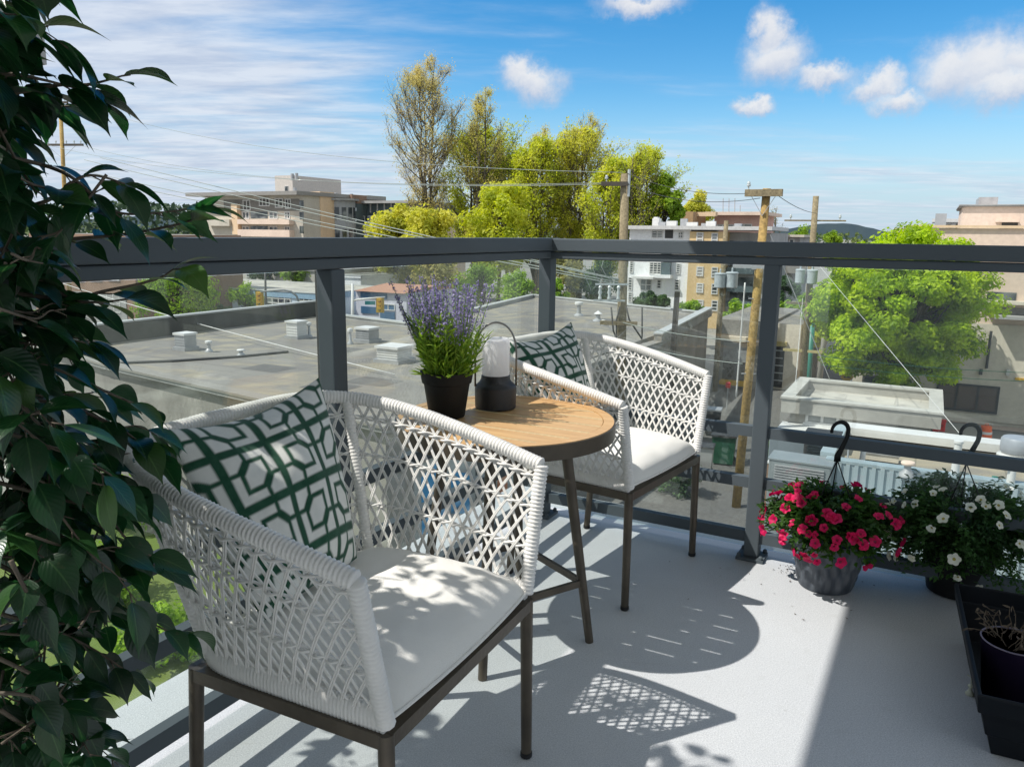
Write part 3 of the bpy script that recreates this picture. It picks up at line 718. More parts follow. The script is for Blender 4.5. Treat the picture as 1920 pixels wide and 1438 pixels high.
def basket(name, label, loc, leaf, fm, nfl, rx, rz, cz, seed, nleaf=1500, lsz=.022, flat=.75, bias=None, fl_scale=(.7, 1.1)):
    t = thing(name, label, 'flower basket', loc); r3 = random.Random(seed)
    fo = MB()
    for s in range(280):                                # trailing stems
        a = r3.uniform(0, 6.283); el = r3.uniform(-.55, 1.2)
        rr = r3.uniform(.75, 1.08); q = Vector((math.cos(a) * math.cos(el) * rx * rr, math.sin(a) * math.cos(el) * rx * rr, cz + math.sin(el) * rz * rr))
        p0 = Vector((math.cos(a) * .07, math.sin(a) * .07, cz - .02)); md = p0.lerp(q, .55) + Vector((0, 0, .05))
        fo.tube([p0, md, q], .0014, 4)
        for i in range(nleaf // 280):
            u = r3.uniform(.35, 1.02); c = (p0 * (1 - u) ** 2 + md * 2 * u * (1 - u) + q * u * u) + Vector((r3.gauss(0, .012), r3.gauss(0, .012), r3.gauss(0, .012)))
            d = Vector((math.cos(a) + r3.gauss(0, .8), math.sin(a) + r3.gauss(0, .8), r3.gauss(.25, .6))).normalized()
            L = lsz * r3.uniform(.7, 1.4); w = L * .5; sd_ = d.cross(Vector((r3.gauss(0, .4), r3.gauss(0, .4), 1))).normalized(); upv = sd_.cross(d)
            fo.add([c, c + d * L * .5 + sd_ * w * .5 + upv * .002, c + d * L - upv * .004, c + d * L * .5 - sd_ * w * .5 + upv * .002], [(0, 1, 2, 3)])
    fo.build('foliage', leaf, t)
    for k in range(nfl):
        a = r3.uniform(0, 6.283) if (bias is None or r3.random() < .4) else bias + r3.gauss(0, .8); el = r3.uniform(-.45, 1.15)
        nrm = Vector((math.cos(a) * math.cos(el), math.sin(a) * math.cos(el), math.sin(el)))
        o = bpy.data.objects.new('flower', fm[k % len(fm)]); COL.objects.link(o); o.parent = t
        o.location = (nrm.x * rx * 1.03, nrm.y * rx * 1.03, cz + nrm.z * rz * 1.05)
        nn = (nrm + Vector((r3.gauss(0, .3), r3.gauss(0, .3), r3.gauss(0, .3)))).normalized()
        o.rotation_euler = nn.to_track_quat('Z', 'Y').to_euler(); o.rotation_euler.rotate_axis('Z', r3.uniform(0, 6))
        o.scale = (r3.uniform(*fl_scale),) * 3
    return t
fpk = [flower_mesh('flower', M['pet_pink'], .0215, 5, .6, M['pet_pink_eye']), flower_mesh('flower', M['pet_pink'], .017, 5, 1.1, M['pet_pink_eye']), flower_mesh('flower', M['pet_pink'], .019, 5, .8, M['pet_pink_eye'], 1.7)]
fwh = [flower_mesh('flower', M['pet_white'], .0185, 5, .45), flower_mesh('flower', M['pet_white'], .015, 5, 1.0), flower_mesh('flower', M['pet_white'], .0165, 5, .7, None, 1.6)]
bp_ = P(1546, 1096); bp_.z = .001
pk_ = basket('petunia_basket', 'pink petunias in a fluted grey hanging pot set on the deck by the post', tuple(bp_), M['pet_leaf'], fpk, 78, .215, .125, .222, 3, 5600, .025, bias=R_(200))
pt_ = MB(); K = 96
def potfn(u, v):
    a = 2 * math.pi * u; r = .088 + (.122 - .088) * v ** .85
    fl = .0032 * math.sin(14 * a + 5 * math.sin(v * 3.0 + a)) + .0022 * math.sin(23 * a - 7 * v)
    r += fl * math.sin(math.pi * min(1, v * 1.05)) ** .5
    return Vector((r * math.cos(a), r * math.sin(a), .002 + .172 * v))
pt_.grid(potfn, K * 2, 24, closed_u=True)
pt_.lathe([(.088, .002), (.03, .001)], n=32); pt_.lathe([(.122, .174), (.126, .177), (.126, .186), (.120, .187), (.115, .165), (.02, .165)], n=48)
pt_.build('pot', M['pot_grey'], pk_, smooth='auto')
hk = D(1570, 862, bp_.y + .03) - bp_
hanger(pk_, Vector(hk), None, .118, .18, 3, R_(195), 1.05, R_(8))
bw = P(1792, 1122); bw = bw + Vector((.03, .06, .001)); bw.z = .001
wh_ = basket('white_flower_basket', 'hanging pot overflowing with small white flowers, between the pink petunias and the black planter', tuple(bw), M['pet_leaf2'], fwh, 52, .27, .185, .205, 8, 11000, .020, bias=R_(235))
MB().lathe([(.085, .001), (.09, .003), (.118, .165), (.124, .17), (.124, .182), (.116, .182), (.11, .16), (.01, .16)], n=40).build('pot', M['dark'], wh_, smooth='auto')
hk2 = D(1812, 868, bw.y) - bw
hanger(wh_, Vector(hk2), None, .115, .18, 3, R_(190), 1.05, R_(-5))
# black trough planter, lengthwise along the wall side
T0 = P(1833, 1302, .17); pc = Vector((T0.x, T0.y, 0)); pU, pL = az(115.), az(25.)
pn = thing('trough_planter', 'long black plastic trough planter on the deck at the right edge', 'planter', tuple(pc), 0)
def PL(r, l, z): return pU * r + pL * l + Vector((0, 0, z))
def trough(m):
    Wd, Ln, Ht = .30, .66, .17
    def rect(e, z): return [PL(e, e, z), PL(Wd - e, e, z), PL(Wd - e, Ln - e, z), PL(e, Ln - e, z)]
    rings = [rect(.05, .001), rect(.036, Ht * .32), rect(.030, Ht * .34), rect(.016, Ht * .70), rect(.006, Ht * .72), rect(0, Ht - .004), rect(.003, Ht), rect(.010, Ht), rect(.014, Ht * .7), rect(.05, .012)]
    vs = [p for r in rings for p in r]; fs = [(3, 2, 1, 0)]
    for i in range(len(rings) - 1):
        for k in range(4): fs.append((4 * i + k, 4 * i + (k + 1) % 4, 4 * i + 4 + (k + 1) % 4, 4 * i + 4 + k))
    q = 4 * (len(rings) - 1); fs.append((q, q + 1, q + 2, q + 3)); m.add(vs, fs)
m = MB(); trough(m); o = m.build('trough', M['planter'], pn)
bv = o.modifiers.new('bevel', 'BEVEL'); bv.width = .004; bv.segments = 2; bv.limit_method = 'ANGLE'
m = MB(); m.add([PL(.135, .010, .125), PL(.175, .010, .125), PL(.175, .020, .075), PL(.135, .020, .075)], [(0, 1, 2, 3)]); m.build('paper_sticker', mat('white_sticker', (.6, .6, .6), rough=.6), pn)
pp0 = P(1902, 1200, .178); pp0.z = .0145
pp = thing('purple_pot', 'purple plastic pot of withered stems standing inside the black trough', 'flower pot', tuple(pp0))
MB().lathe([(.056, 0), (.058, .003), (.0745, .155), (.0765, .160)], n=40).build('pot', M['purple'], pp, smooth='auto')
MB().lathe([(.0765, .160), (.0775, .1615), (.0765, .163), (.0735, .163), (.070, .14), (.01, .14)], n=40).build('pot_rim', M['purple_rim'], pp, smooth='auto')
MB().lathe([(.070, .141), (.01, .146), (.001, .146)], n=24).build('soil', M['soil'], pp)
m = MB(); r5 = random.Random(5)
for k in range(34):
    a = r5.uniform(0, 6.28); p = Vector((.05 * math.cos(a) * r5.random(), .05 * math.sin(a) * r5.random(), .14)); pts = [p]
    d = Vector((math.cos(a) * .6, math.sin(a) * .6, 1)).normalized()
    for i in range(5):
        d = (d + Vector((r5.gauss(0, .35), r5.gauss(0, .35), r5.gauss(-.05, .2)))).normalized(); pts.append(pts[-1] + d * .022)
        if i > 1: blade(m, pts[-1], (r5.gauss(0, 1), r5.gauss(0, 1), -.3), .018, .006, .8)
    m.tube(pts, .0012, 4)
m.build('dry_stems', M['twig'], pp)
# small litter swept against the pot and by the planter
m = MB()
for k in range(60):
    c = P(1482 + r5.gauss(0, 14), 1070 + r5.gauss(0, 7)); s = r5.uniform(.002, .006)
    m.add([c + Vector((r5.uniform(-s, s), r5.uniform(-s, s), .001 + r5.uniform(0, s))) for _ in range(4)], [(0, 1, 2), (0, 2, 3)])
for k in range(46):
    c = P(1530 + r5.gauss(0, 120), 1075 + r5.gauss(0, 45)); s = r5.uniform(.003, .008)
    if (c - CN).dot(LU) > -.02: continue
    m.add([c + Vector((r5.uniform(-s, s), r5.uniform(-s, s), .001 + r5.uniform(0, s * .6))) for _ in range(4)], [(0, 1, 2), (0, 2, 3)])
tag(m.build('leaf_litter', M['twig']), 'dry bits of leaf litter on the deck beside the grey pot', 'litter', kind='stuff')
cl = P(1818, 1302); m = MB()
m.lathe([(.010, 0), (.012, .004), (.006, .012), (.004, .02), (.008, .026), (.002, .034)], n=12); m.tube([(0, 0, .03), (.006, .01, .045), (-.004, .014, .05)], .002, 6)
o = m.build('plant_clip', mat('pale_plastic_clip', (.5, .52, .42), rough=.5), smooth=True); o.location = cl
tag(o, 'small pale plastic clip lying on the deck beside the black trough', 'clip')
# ------------------------------------------------------------------ artificial ficus on the left
fz = Vector((-.80, 1.0, 0))
fi = thing('potted_ficus', 'tall leafy green artificial ficus tree filling the left edge by the railing', 'tree', tuple(fz))
MB().lathe([(.10, 0), (.105, .003), (.13, .2), (.136, .2), (.14, .23), (.128, .23), (.122, .2), (.01, .2)], n=40).build('pot', M['dark'], fi, smooth='auto')
stems = MB(); fl = MB(); uvs = []; rf = random.Random(21)
lsh = []
LW = [.06, .62, .88, .99, 1., .93, .78, .55, .26, .09, .01]
def leaf(p, d, nrm, L, droop=.5, curl=.25):
    d = d.normalized(); s = d.cross(nrm).normalized(); n = s.cross(d); W = L * rf.uniform(.46, .58); K = 10; vs = []; q = Vector(p); uv = []
    lv = rf.random(); fold = rf.uniform(.05, .4); tw = rf.uniform(-.5, .5)
    for i in range(K + 1):
        t = i / K; w = W * .5 * LW[i]
        s2 = (s * math.cos(tw * t) + n * math.sin(tw * t)); n2 = s2.cross(d)
        e = -n2 * (w * curl)
        vs += [q - s2 * w + n2 * (w * fold) + e * 0, q, q + s2 * w + n2 * (w * fold)]
        uv += [(0., t), (.5, t), (1., t)]; lsh.extend([lv] * 3)
        d = (d + Vector((0, 0, -droop / K)) - n * (curl * .6 / K)).normalized(); q = q + d * (L / K)
    fs = []
    for i in range(K):
        for k in (0, 1): fs.append((3 * i + k, 3 * i + k + 1, 3 * i + 4 + k, 3 * i + 3 + k))
    fl.add(vs, fs); uvs.extend(uv)
def twig(pts, r0, leaves=True, step=.028, L=(.058, .084), start=.15):
    pts = [Vector(p) for p in pts]; n = len(pts); dense = []
    for i in range(n - 1):                             # Catmull-Rom
        p0, p1, p2, p3 = pts[max(0, i - 1)], pts[i], pts[i + 1], pts[min(n - 1, i + 2)]
        for k in range(8):
            t = k / 8; dense.append(.5 * ((2 * p1) + (p2 - p0) * t + (2 * p0 - 5 * p1 + 4 * p2 - p3) * t * t + (3 * p1 - p0 - 3 * p2 + p3) * t ** 3))
    dense.append(pts[-1])
    stems.tube(dense, [r0 * (1 - .7 * i / len(dense)) for i in range(len(dense))], 6)
    if not leaves: return
    acc = 0.; side = 1; tot = len(dense)
    for i in range(1, tot):
        acc += (dense[i] - dense[i - 1]).length
        if acc > step and i / tot > start:
            acc = 0.; side = -side; t = (dense[i] - dense[i - 1]).normalized()
            lat = t.cross(Vector((0, 0, 1))).normalized() * side
            d = (t * .8 + lat * rf.uniform(.5, 1.1) + Vector((0, 0, rf.uniform(-.5, .25)))).normalized()
            pe = dense[i] + d * rf.uniform(.012, .022); stems.tube([dense[i], pe], .0011, 4)
            leaf(pe, d, Vector((rf.gauss(0, .35), rf.gauss(0, .35), 1)), rf.uniform(*L), rf.uniform(.3, 1.1))
    t = (dense[-1] - dense[-3]).normalized(); leaf(dense[-1], t, Vector((rf.gauss(0, .3), rf.gauss(0, .3), 1)), rf.uniform(*L), .6)
tr0 = fz + Vector((0, 0, .2))
for k in range(3):
    twig([tr0 + Vector((.02 * k - .02, 0, 0)), fz + Vector((.03 * math.sin(k * 2), .03 * math.cos(k * 2), .6)), fz + Vector((.04 * math.cos(k * 2), .02, 1.05)), fz + Vector((.05 * k - .05, .03 * k, 1.62))], .014, False)
def FB(px, py, Y): return D(px, py, Y)
br = [  # sprays measured against the railing and the chair
 [(-80, 190, 1.0), (0, 180, 1.02), (110, 160, 1.05), (170, 158, 1.06), (232, 142, 1.07)],
 [(-60, 150, 1.0), (20, 140, 1.0), (80, 150, 1.03), (165, 172, 1.06)],
 [(-80, 60, 1.02), (0, 40, 1.0), (40, 60, 1.0), (80, 48, 1.02)],
 [(-60, 205, 1.08), (40, 190, 1.1), (115, 200, 1.12)],
 [(-60, 290, 1.0), (40, 300, 1.05), (130, 330, 1.1), (210, 395, 1.14), (290, 400, 1.16), (350, 392, 1.18)],
 [(-40, 400, 1.0), (80, 380, 1.02), (160, 330, 1.06), (235, 345, 1.08)],
 [(0, 470, 1.1), (120, 450, 1.14), (230, 440, 1.18), (345, 418, 1.2), (370, 400, 1.2)],
 [(-40, 540, 1.02), (120, 560, 1.06), (200, 545, 1.1), (290, 525, 1.14), (325, 505, 1.15)],
 [(-40, 500, 1.0), (60, 520, 1.02), (150, 565, 1.05), (250, 560, 1.08)],
 [(-40, 600, 1.0), (60, 610, 1.0), (140, 640, 1.03)],
 [(-40, 660, 1.0), (100, 690, 1.05), (200, 735, 1.08), (260, 760, 1.1)],
 [(0, 740, 1.08), (120, 760, 1.1), (220, 800, 1.12), (285, 850, 1.14)],
 [(-20, 800, 1.0), (100, 840, 1.04), (190, 880, 1.06), (270, 930, 1.08)],
 [(-20, 900, 1.0), (90, 930, 1.02), (190, 960, 1.05), (235, 1010, 1.07)],
 [(0, 980, 1.05), (130, 1010, 1.08), (220, 1040, 1.1), (290, 1060, 1.1)],
 [(-20, 1050, .98), (110, 1110, 1.02), (220, 1140, 1.06), (330, 1190, 1.08)],
 [(0, 1150, 1.0), (100, 1180, 1.02), (180, 1220, 1.04), (240, 1260, 1.05)],
 [(-10, 1230, .96), (70, 1270, .98), (120, 1310, 1.0), (150, 1350, 1.0)],
 [(0, 1330, .95), (60, 1370, .96), (110, 1400, .97)],
 [(20, 1050, .9), (40, 1090, .9), (70, 1150, .91), (95, 1200, .92)],
 [(-20, 1300, .9), (30, 1300, .9), (70, 1310, .91), (85, 1340, .91)],
]
for b in br: twig([FB(*q) for q in b], .0034, True, .024)
# fill: many small sprays through the crown volume
def edge(y):
    tb_ = [(0, 55), (90, 75), (150, 110), (250, 120), (330, 150), (400, 215), (500, 190), (580, 150), (640, 120), (700, 190), (800, 235), (900, 215), (980, 190), (1060, 230), (1150, 270), (1220, 280), (1300, 230), (1380, 170), (1440, 110)]
    for (a, b), (c, d) in zip(tb_, tb_[1:]):
        if y <= c: return b + (d - b) * max(0, y - a) / (c - a)
    return 150
cnt = 0
while cnt < 195:
    y = rf.uniform(-160, 1560) if cnt < 145 else rf.uniform(420, 1440); x1 = edge(min(1440, max(0, y))) * (1 if y >= 0 else .8) - rf.uniform(8, 60)
    x = rf.uniform(-190, x1 - (70 if y < 300 else 0)); Y = rf.uniform(.93, 1.32)
    p = D(x, y, Y)
    if (p - CN).dot(RU) < .03 or p.z < .3 or p.z > 1.85: continue
    cnt += 1
    a = Vector((rf.uniform(-.25, 1), rf.gauss(0, .6), rf.gauss(-.15, .35))).normalized(); L = rf.uniform(.05, .10)
    x_end = p + a * L
    twig([p - a * .07 + Vector((0, 0, .02)), p, p + a * L * .55 + Vector((0, 0, .008)), x_end], .002, True, .024, (.056, .082), .05)
cnt = 0
while cnt < 75:                                       # the far side of the crown, towards the sun
    y = rf.uniform(-520, 400); x = rf.uniform(-1000, edge(max(0, y)) - (130 if y < 330 else 60)); Y = rf.uniform(.9, 1.5); p = D(x, y, Y)
    if p.z < 1.25 or p.z > 2.0 or p.x < -1.45: continue
    cnt += 1
    a = Vector((rf.gauss(0, .7), rf.gauss(0, .7), rf.gauss(-.1, .35))).normalized(); L = rf.uniform(.06, .12)
    twig([p - a * .08 + Vector((0, 0, .02)), p, p + a * L * .55 + Vector((0, 0, .008)), p + a * L], .002, True, .024, (.058, .085), .05)
stems.build('branches', M['ficus_bark'], fi, smooth=True, world=True)
me = fl.mesh('leaves', M['ficus'], True, tuple(fz))
uvl = me.uv_layers.new(name='UVMap')
li = [0] * len(me.loops); me.loops.foreach_get('vertex_index', li)
uvl.data.foreach_set('uv', [c for i in li for c in uvs[i]])
la_ = me.attributes.new('leaf_shade', 'FLOAT', 'POINT'); la_.data.foreach_set('value', lsh)
o = bpy.data.objects.new('leaves', me); COL.objects.link(o); o.parent = fi
# ================================================================== the neighbourhood (street grid runs with the balcony)
GA, GB = az(28), az(118)
M['asphalt'] = mat('asphalt', (.085, .085, .085), (.06, .06, .06), .5, .9, 0, .3, 30, fine=(18., .25))
M['yard'] = mat('worn_pale_paving', (.30, .285, .25), (.20, .195, .18), .16, .9, 0, .3, 10, fine=(9., .2))
M['walk'] = mat('pavement_concrete', (.36, .35, .32), (.29, .28, .26), .4, .9, 0, .2, 12)
M['paint'] = mat('white_road_paint', (.65, .65, .62), rough=.7)
def roofmat(name, a, b, c):
    m = bpy.data.materials.new(name); nt = nodes(m); tc = N(nt, 'TexCoord').outputs['Object']
    col, _ = noisecol(nt, a, b, .22, 6, .35, .65, tc, .8)
    n = N(nt, 'TexNoise', i_Vector=tc, i_Scale=.6, i_Detail=5., i_Distortion=1.2)
    col = mixc(nt, N(nt, 'MapRange', i_0=n.outputs[0], i_1=.48, i_2=.62, i_3=0., i_4=.85).outputs[0], col, c)
    mp = N(nt, 'Mapping', i_Vector=tc, i_Rotation=(0, 0, R_(28)))
    br = N(nt, 'TexBrick', i_Vector=mp.outputs[0], i_Scale=.35, i_Mortar_Size=.006, i_Color1=(1, 1, 1, 1), i_Color2=(.93, .93, .93, 1), i_Mortar=(.72, .72, .72, 1))
    col = mixc(nt, 1., col, br.outputs[0], 'MULTIPLY')
    b = N(nt, 'BsdfPrincipled', i_Base_Color=col, i_Roughness=.85); nt.links.new(b.outputs[0], N(nt, 'OutputMaterial').inputs[0]); return m
M['roof'] = roofmat('weathered_roof_membrane', (.25, .235, .21), (.19, .18, .168), (.31, .275, .205))
M['roof2'] = roofmat('tan_gravel_roof', (0.365, 0.311, 0.216), (0.284, 0.250, 0.189), (0.230, 0.209, 0.176))
M['roof3'] = roofmat('pale_roof_membrane', (0.532, 0.504, 0.434), (0.434, 0.420, 0.378), (0.308, 0.294, 0.266))
def wallmat(name, c, stain=.25, scale=.6):
    m = bpy.data.materials.new(name); nt = nodes(m); tc = N(nt, 'TexCoord').outputs['Object']
    mp = N(nt, 'Mapping', i_Vector=tc, i_Scale=(1., 1., .3))
    d = tuple(x * (1 - stain) for x in c)
    col, _ = noisecol(nt, c, d, scale, 7, .42, .75, mp.outputs[0])
    n = N(nt, 'TexNoise', i_Vector=tc, i_Scale=6., i_Detail=4.)
    mr = N(nt, 'MapRange', i_0=n.outputs[0], i_1=.3, i_2=.7, i_3=.92, i_4=1.06)
    cc = N(nt, 'CombineXYZ', i_0=mr.outputs[0], i_1=mr.outputs[0], i_2=mr.outputs[0]); col = mixc(nt, 1., col, cc.outputs[0], 'MULTIPLY')
    b = N(nt, 'BsdfPrincipled', i_Base_Color=col, i_Roughness=.85, i_Specular_IOR_Level=.25); nt.links.new(b.outputs[0], N(nt, 'OutputMaterial').inputs[0]); return m
M['w_white'] = wallmat('white_stucco', (.84, .85, .86), .15)
M['w_tan'] = wallmat('tan_stucco', (0.675, 0.499, 0.270), .18)
M['w_peach'] = wallmat('peach_stucco', (0.754, 0.566, 0.377), .15)
M['w_peach2'] = wallmat('pale_pink_stucco', (0.750, 0.600, 0.495), .16)
M['w_grey'] = wallmat('grey_render', (0.378, 0.378, 0.371), .35)
M['w_conc'] = wallmat('stained_concrete', (0.304, 0.290, 0.268), .45, .9)
M['w_moss'] = wallmat('mossy_parapet', (.10, .098, .088), .5, 1.2)
M['w_beige'] = wallmat('beige_stucco', (0.667, 0.609, 0.507), .2)
M['w_cream'] = wallmat('cream_stucco', (.56, .52, .44), .18)
M['w_blue'] = wallmat('pale_blue_stucco', (0.675, 0.769, 0.860), .12)
M['w_brick'] = wallmat('brown_brick', (0.286, 0.189, 0.137), .3)
M['w_glassy'] = mat('curtain_glass', (.13, .17, .18), (.09, .12, .13), .3, .12, 0, spec=.7)
M['w_kiosk'] = wallmat('greyish_beige_render', (.43, .415, .375), .25)
M['wood'] = mat('cedar_boards', (.42, .28, .15), (.34, .22, .12), 2, .8)
M['pane'] = mat('window_pane', (.03, .04, .045), (.22, .24, .24), .9, .1, 0, spec=.7, lo=.45, hi=.62, detail=1)
M['frame'] = mat('white_window_frame', (.66, .66, .64), rough=.6)
M['dframe'] = mat('dark_window_frame', (.05, .05, .05), rough=.6)
M['coping'] = mat('pale_metal_coping', (.50, .51, .50), (.42, .43, .42), .6, .5)
M['bluemetal'] = mat('pale_blue_metal_siding', (.36, .43, .46), (.31, .375, .40), .5, .45)
M['galv'] = mat('galvanised_metal', (.46, .47, .48), (.36, .37, .38), 3, .45, .3)
M['pwhite'] = mat('white_painted_metal', (.68, .68, .67), (.6, .6, .58), 3, .5)
M['pole'] = mat('weathered_timber_pole', (.27, .225, .135), (.17, .135, .08), 1.1, .9, 0, .6, 12, fine=(14., .3))
M['pole_y'] = mat('fresh_timber_pole', (.40, .27, .085), (.27, .175, .06), 1.0, .85, 0, .5, 12, fine=(14., .3))
M['pole_d'] = mat('dark_timber_pole', (.12, .105, .085), (.07, .06, .05), 1.2, .9, 0, .6, 12)
M['insul'] = mat('glazed_insulator', (.55, .60, .60), rough=.25)
M['wire'] = mat('pale_cable', (.30, .34, .31), rough=.6)
M['wire_d'] = mat('dark_cable', (.05, .05, .05), rough=.6)
M['can'] = mat('grey_transformer_paint', (.44, .49, .52), rough=.45)
M['yellow'] = mat('signal_yellow', (.72, .42, .02), rough=.5)
M['orange'] = mat('safety_orange', (.85, .13, .02), rough=.5)
M['red'] = mat('red_paint', (.75, .02, .02), rough=.45)
M['teal'] = mat('teal_paint', (.015, .22, .17), rough=.45)
M['dkgreen'] = mat('dark_green_paint', (.02, .11, .06), rough=.5)
M['poster_blue'] = mat('blue_sign_panel', (.035, .10, .20), (.05, .13, .24), .8, .4)
M['terra'] = mat('terracotta_roof', (.42, .22, .15), rough=.85)
# ---- ground
g = MB(); n = 40; S = 5000
g.add([(-S, -60, GZ - .012), (S, -60, GZ - .012), (S, S, GZ - .012), (-S, S, GZ - .012)], [(0, 1, 2, 3)])
tag(g.build('ground', M['yard']), kind='structure')
def strip(name, o, d, w, L0, L1, z, m):
    s = Vector((d.y, -d.x, 0)); o = Vector(o)
    b = MB(); b.add([(o + d * L0 - s * w / 2).to_tuple()[:2] + (z,), (o + d * L0 + s * w / 2).to_tuple()[:2] + (z,), (o + d * L1 + s * w / 2).to_tuple()[:2] + (z,), (o + d * L1 - s * w / 2).to_tuple()[:2] + (z,)], [(0, 1, 2, 3)])
    return tag(b.build(name, m), kind='structure')
st0 = P(1800, 800, GZ)
strip('street', st0 - GB * 5.2, GA, 8.5, -60, 120, GZ + .004, M['asphalt'])
strip('cross_street', Vector((-6, 58, 0)), GB, 9, -120, 140, GZ + .008, M['asphalt'])
b = MB(); 
for s_ in (0,):
    o = st0 - GB * .85; b.prism([o - GA * 60 , o + GA * 14, o + GA * 14 + GB * 1.9, o - GA * 60 + GB * 1.9], GZ - .1, GZ + .13)
tag(b.build('pavement', M['walk']), kind='structure')
for k in range(14):
    strip('lane_marking', st0 - GB * 5.2, GA, .12, -40 + k * 9, -37 + k * 9, GZ + .013, M['paint'])
al = strip('alley', Vector((3.4, 20, 0)), GA, 5.5, -40, 26, GZ + .005, mat('patched_alley_asphalt', (.15, .145, .135), (.10, .10, .098), .35, .9, fine=(12., .2)))
lawnm = mat('lawn_green', (.09, .15, .02), (.13, .17, .03), .5, .95, 0, .5, 30)
gl_ = P(430, 600, GZ); b = MB(); b.add([gl_ + GA * 2 - GB * 22, gl_ + GA * 2 + GB * 6, gl_ - GA * 6 + GB * 6, gl_ - GA * 6 - GB * 22], [(3, 2, 1, 0)])
for i in range(4): b.v[i] = (b.v[i][0], b.v[i][1], GZ + .02)
tag(b.build('lawn', lawnm), kind='structure')
b = MB(); c = Vector((-7.2, 13.6, 0)); b.add([(c + GA * x + GB * y + Vector((0, 0, GZ + .02))) for x, y in ((-4, -9), (-4, 5.0), (4.2, 5.0), (4.2, -9))], [(3, 2, 1, 0)])
tag(b.build('grass_bank', lawnm), kind='structure')
# ---- far hills and woods
def ridge(name, prof, Y, m, kind='structure'):
    b = MB(); vs = []; fs = []
    for i, (px, py) in enumerate(prof):
        p = D(px, py, Y); vs += [(p.x, Y, -30), tuple(p), (p.x * 1.06, Y * 1.3, -30)]
    for i in range(len(prof) - 1):
        fs += [(3 * i, 3 * i + 3, 3 * i + 4, 3 * i + 1), (3 * i + 1, 3 * i + 4, 3 * i + 5, 3 * i + 2)]
    b.add(vs, fs); return tag(b.build(name, m), kind=kind)
rr = random.Random(3); prof = []
for i in range(241):
    x = -700 + i * 3400 / 240; base = 437 + .0125 * (x - 960) - 7 - 3 * math.sin(x / 130.) - 2 * math.sin(x / 41.)
    base -= 17 * math.exp(-((x - 1570) / 75.) ** 2) + 9 * math.exp(-((x - 1480) / 80.) ** 2) + 14 * math.exp(-((x - 260) / 120.) ** 2)
    prof.append((x, base + rr.uniform(-1.3, 1.3)))
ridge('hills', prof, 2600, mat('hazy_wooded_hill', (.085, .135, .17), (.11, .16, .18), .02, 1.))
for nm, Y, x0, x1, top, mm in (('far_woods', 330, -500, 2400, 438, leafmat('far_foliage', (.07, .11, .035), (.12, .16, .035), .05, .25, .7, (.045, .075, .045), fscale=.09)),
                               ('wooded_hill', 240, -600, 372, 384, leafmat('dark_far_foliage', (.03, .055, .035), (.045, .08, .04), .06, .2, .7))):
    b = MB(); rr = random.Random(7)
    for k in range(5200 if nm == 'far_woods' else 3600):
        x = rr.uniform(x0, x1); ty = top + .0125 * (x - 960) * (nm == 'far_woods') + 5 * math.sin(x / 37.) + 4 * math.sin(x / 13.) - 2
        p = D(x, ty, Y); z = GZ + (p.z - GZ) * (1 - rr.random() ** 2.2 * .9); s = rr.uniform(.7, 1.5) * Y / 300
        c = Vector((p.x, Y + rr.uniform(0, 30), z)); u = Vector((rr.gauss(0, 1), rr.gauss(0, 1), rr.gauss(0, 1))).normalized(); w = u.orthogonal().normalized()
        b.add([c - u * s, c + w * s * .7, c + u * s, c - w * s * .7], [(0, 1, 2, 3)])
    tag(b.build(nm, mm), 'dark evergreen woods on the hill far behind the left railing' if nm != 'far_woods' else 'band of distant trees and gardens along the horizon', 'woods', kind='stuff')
# ------------------------------------------------------------------ building helpers
def runto(p0, d, px, py):
    r = ray(px, py); k = r[0] / r[1]
    return (k * p0.y - p0.x) / (d.x - k * d.y)
def gb(px0, py0, Y, px1, depth, z0=GZ, A=GA, Bv=GB):
    p0 = D(px0, py0, Y); L = runto(p0, Bv, px1, py0); p1 = p0 + Bv * L
    return [p0, p1, p1 + A * depth, p0 + A * depth], p0.z
def onface(p0, d, px, py):            # pixel on the vertical plane through p0 along d
    nrm = Vector((d.y, -d.x, 0)); r = Vector(ray(px, py)); t = nrm.dot(p0 - Vector((0, 0, H))) / nrm.dot(r)
    p = Vector((0, 0, H)) + r * t
    return (p - p0).dot(d), p.z
def bldg(name, label, cat, base, group=None): return thing(name, label, cat, (base[0], base[1], GZ), 0, group)
def block(root, nm, poly, z0, z1, m, mt=None):
    o = MB().prism(poly, z0, z1, 0, 1 if mt else 0).build(nm, [m, mt] if mt else m, root, world=True); return o
def parapet(root, nm, poly, z0, z1, w, m, mc=None, closed=True):
    b = MB(); n = len(poly)
    for i in range(n if closed else n - 1):
        a, c = Vector(poly[i]), Vector(poly[(i + 1) % n]); d = (c - a); d.z = 0; d.normalize()
        a.z = c.z = (z0 + z1) / 2; b.beam(a - d * (w / 2 - .002 * i), c + d * (w / 2 - .002 * i), w, z1 - z0, 0)
        a.z = c.z = z1 + .03; b.beam(a - d * (w / 2 + .03), c + d * (w / 2 + .03), w + .08, .06 + .003 * i, 1)
    return b.build(nm, [m, mc or M['coping']], root, world=True)
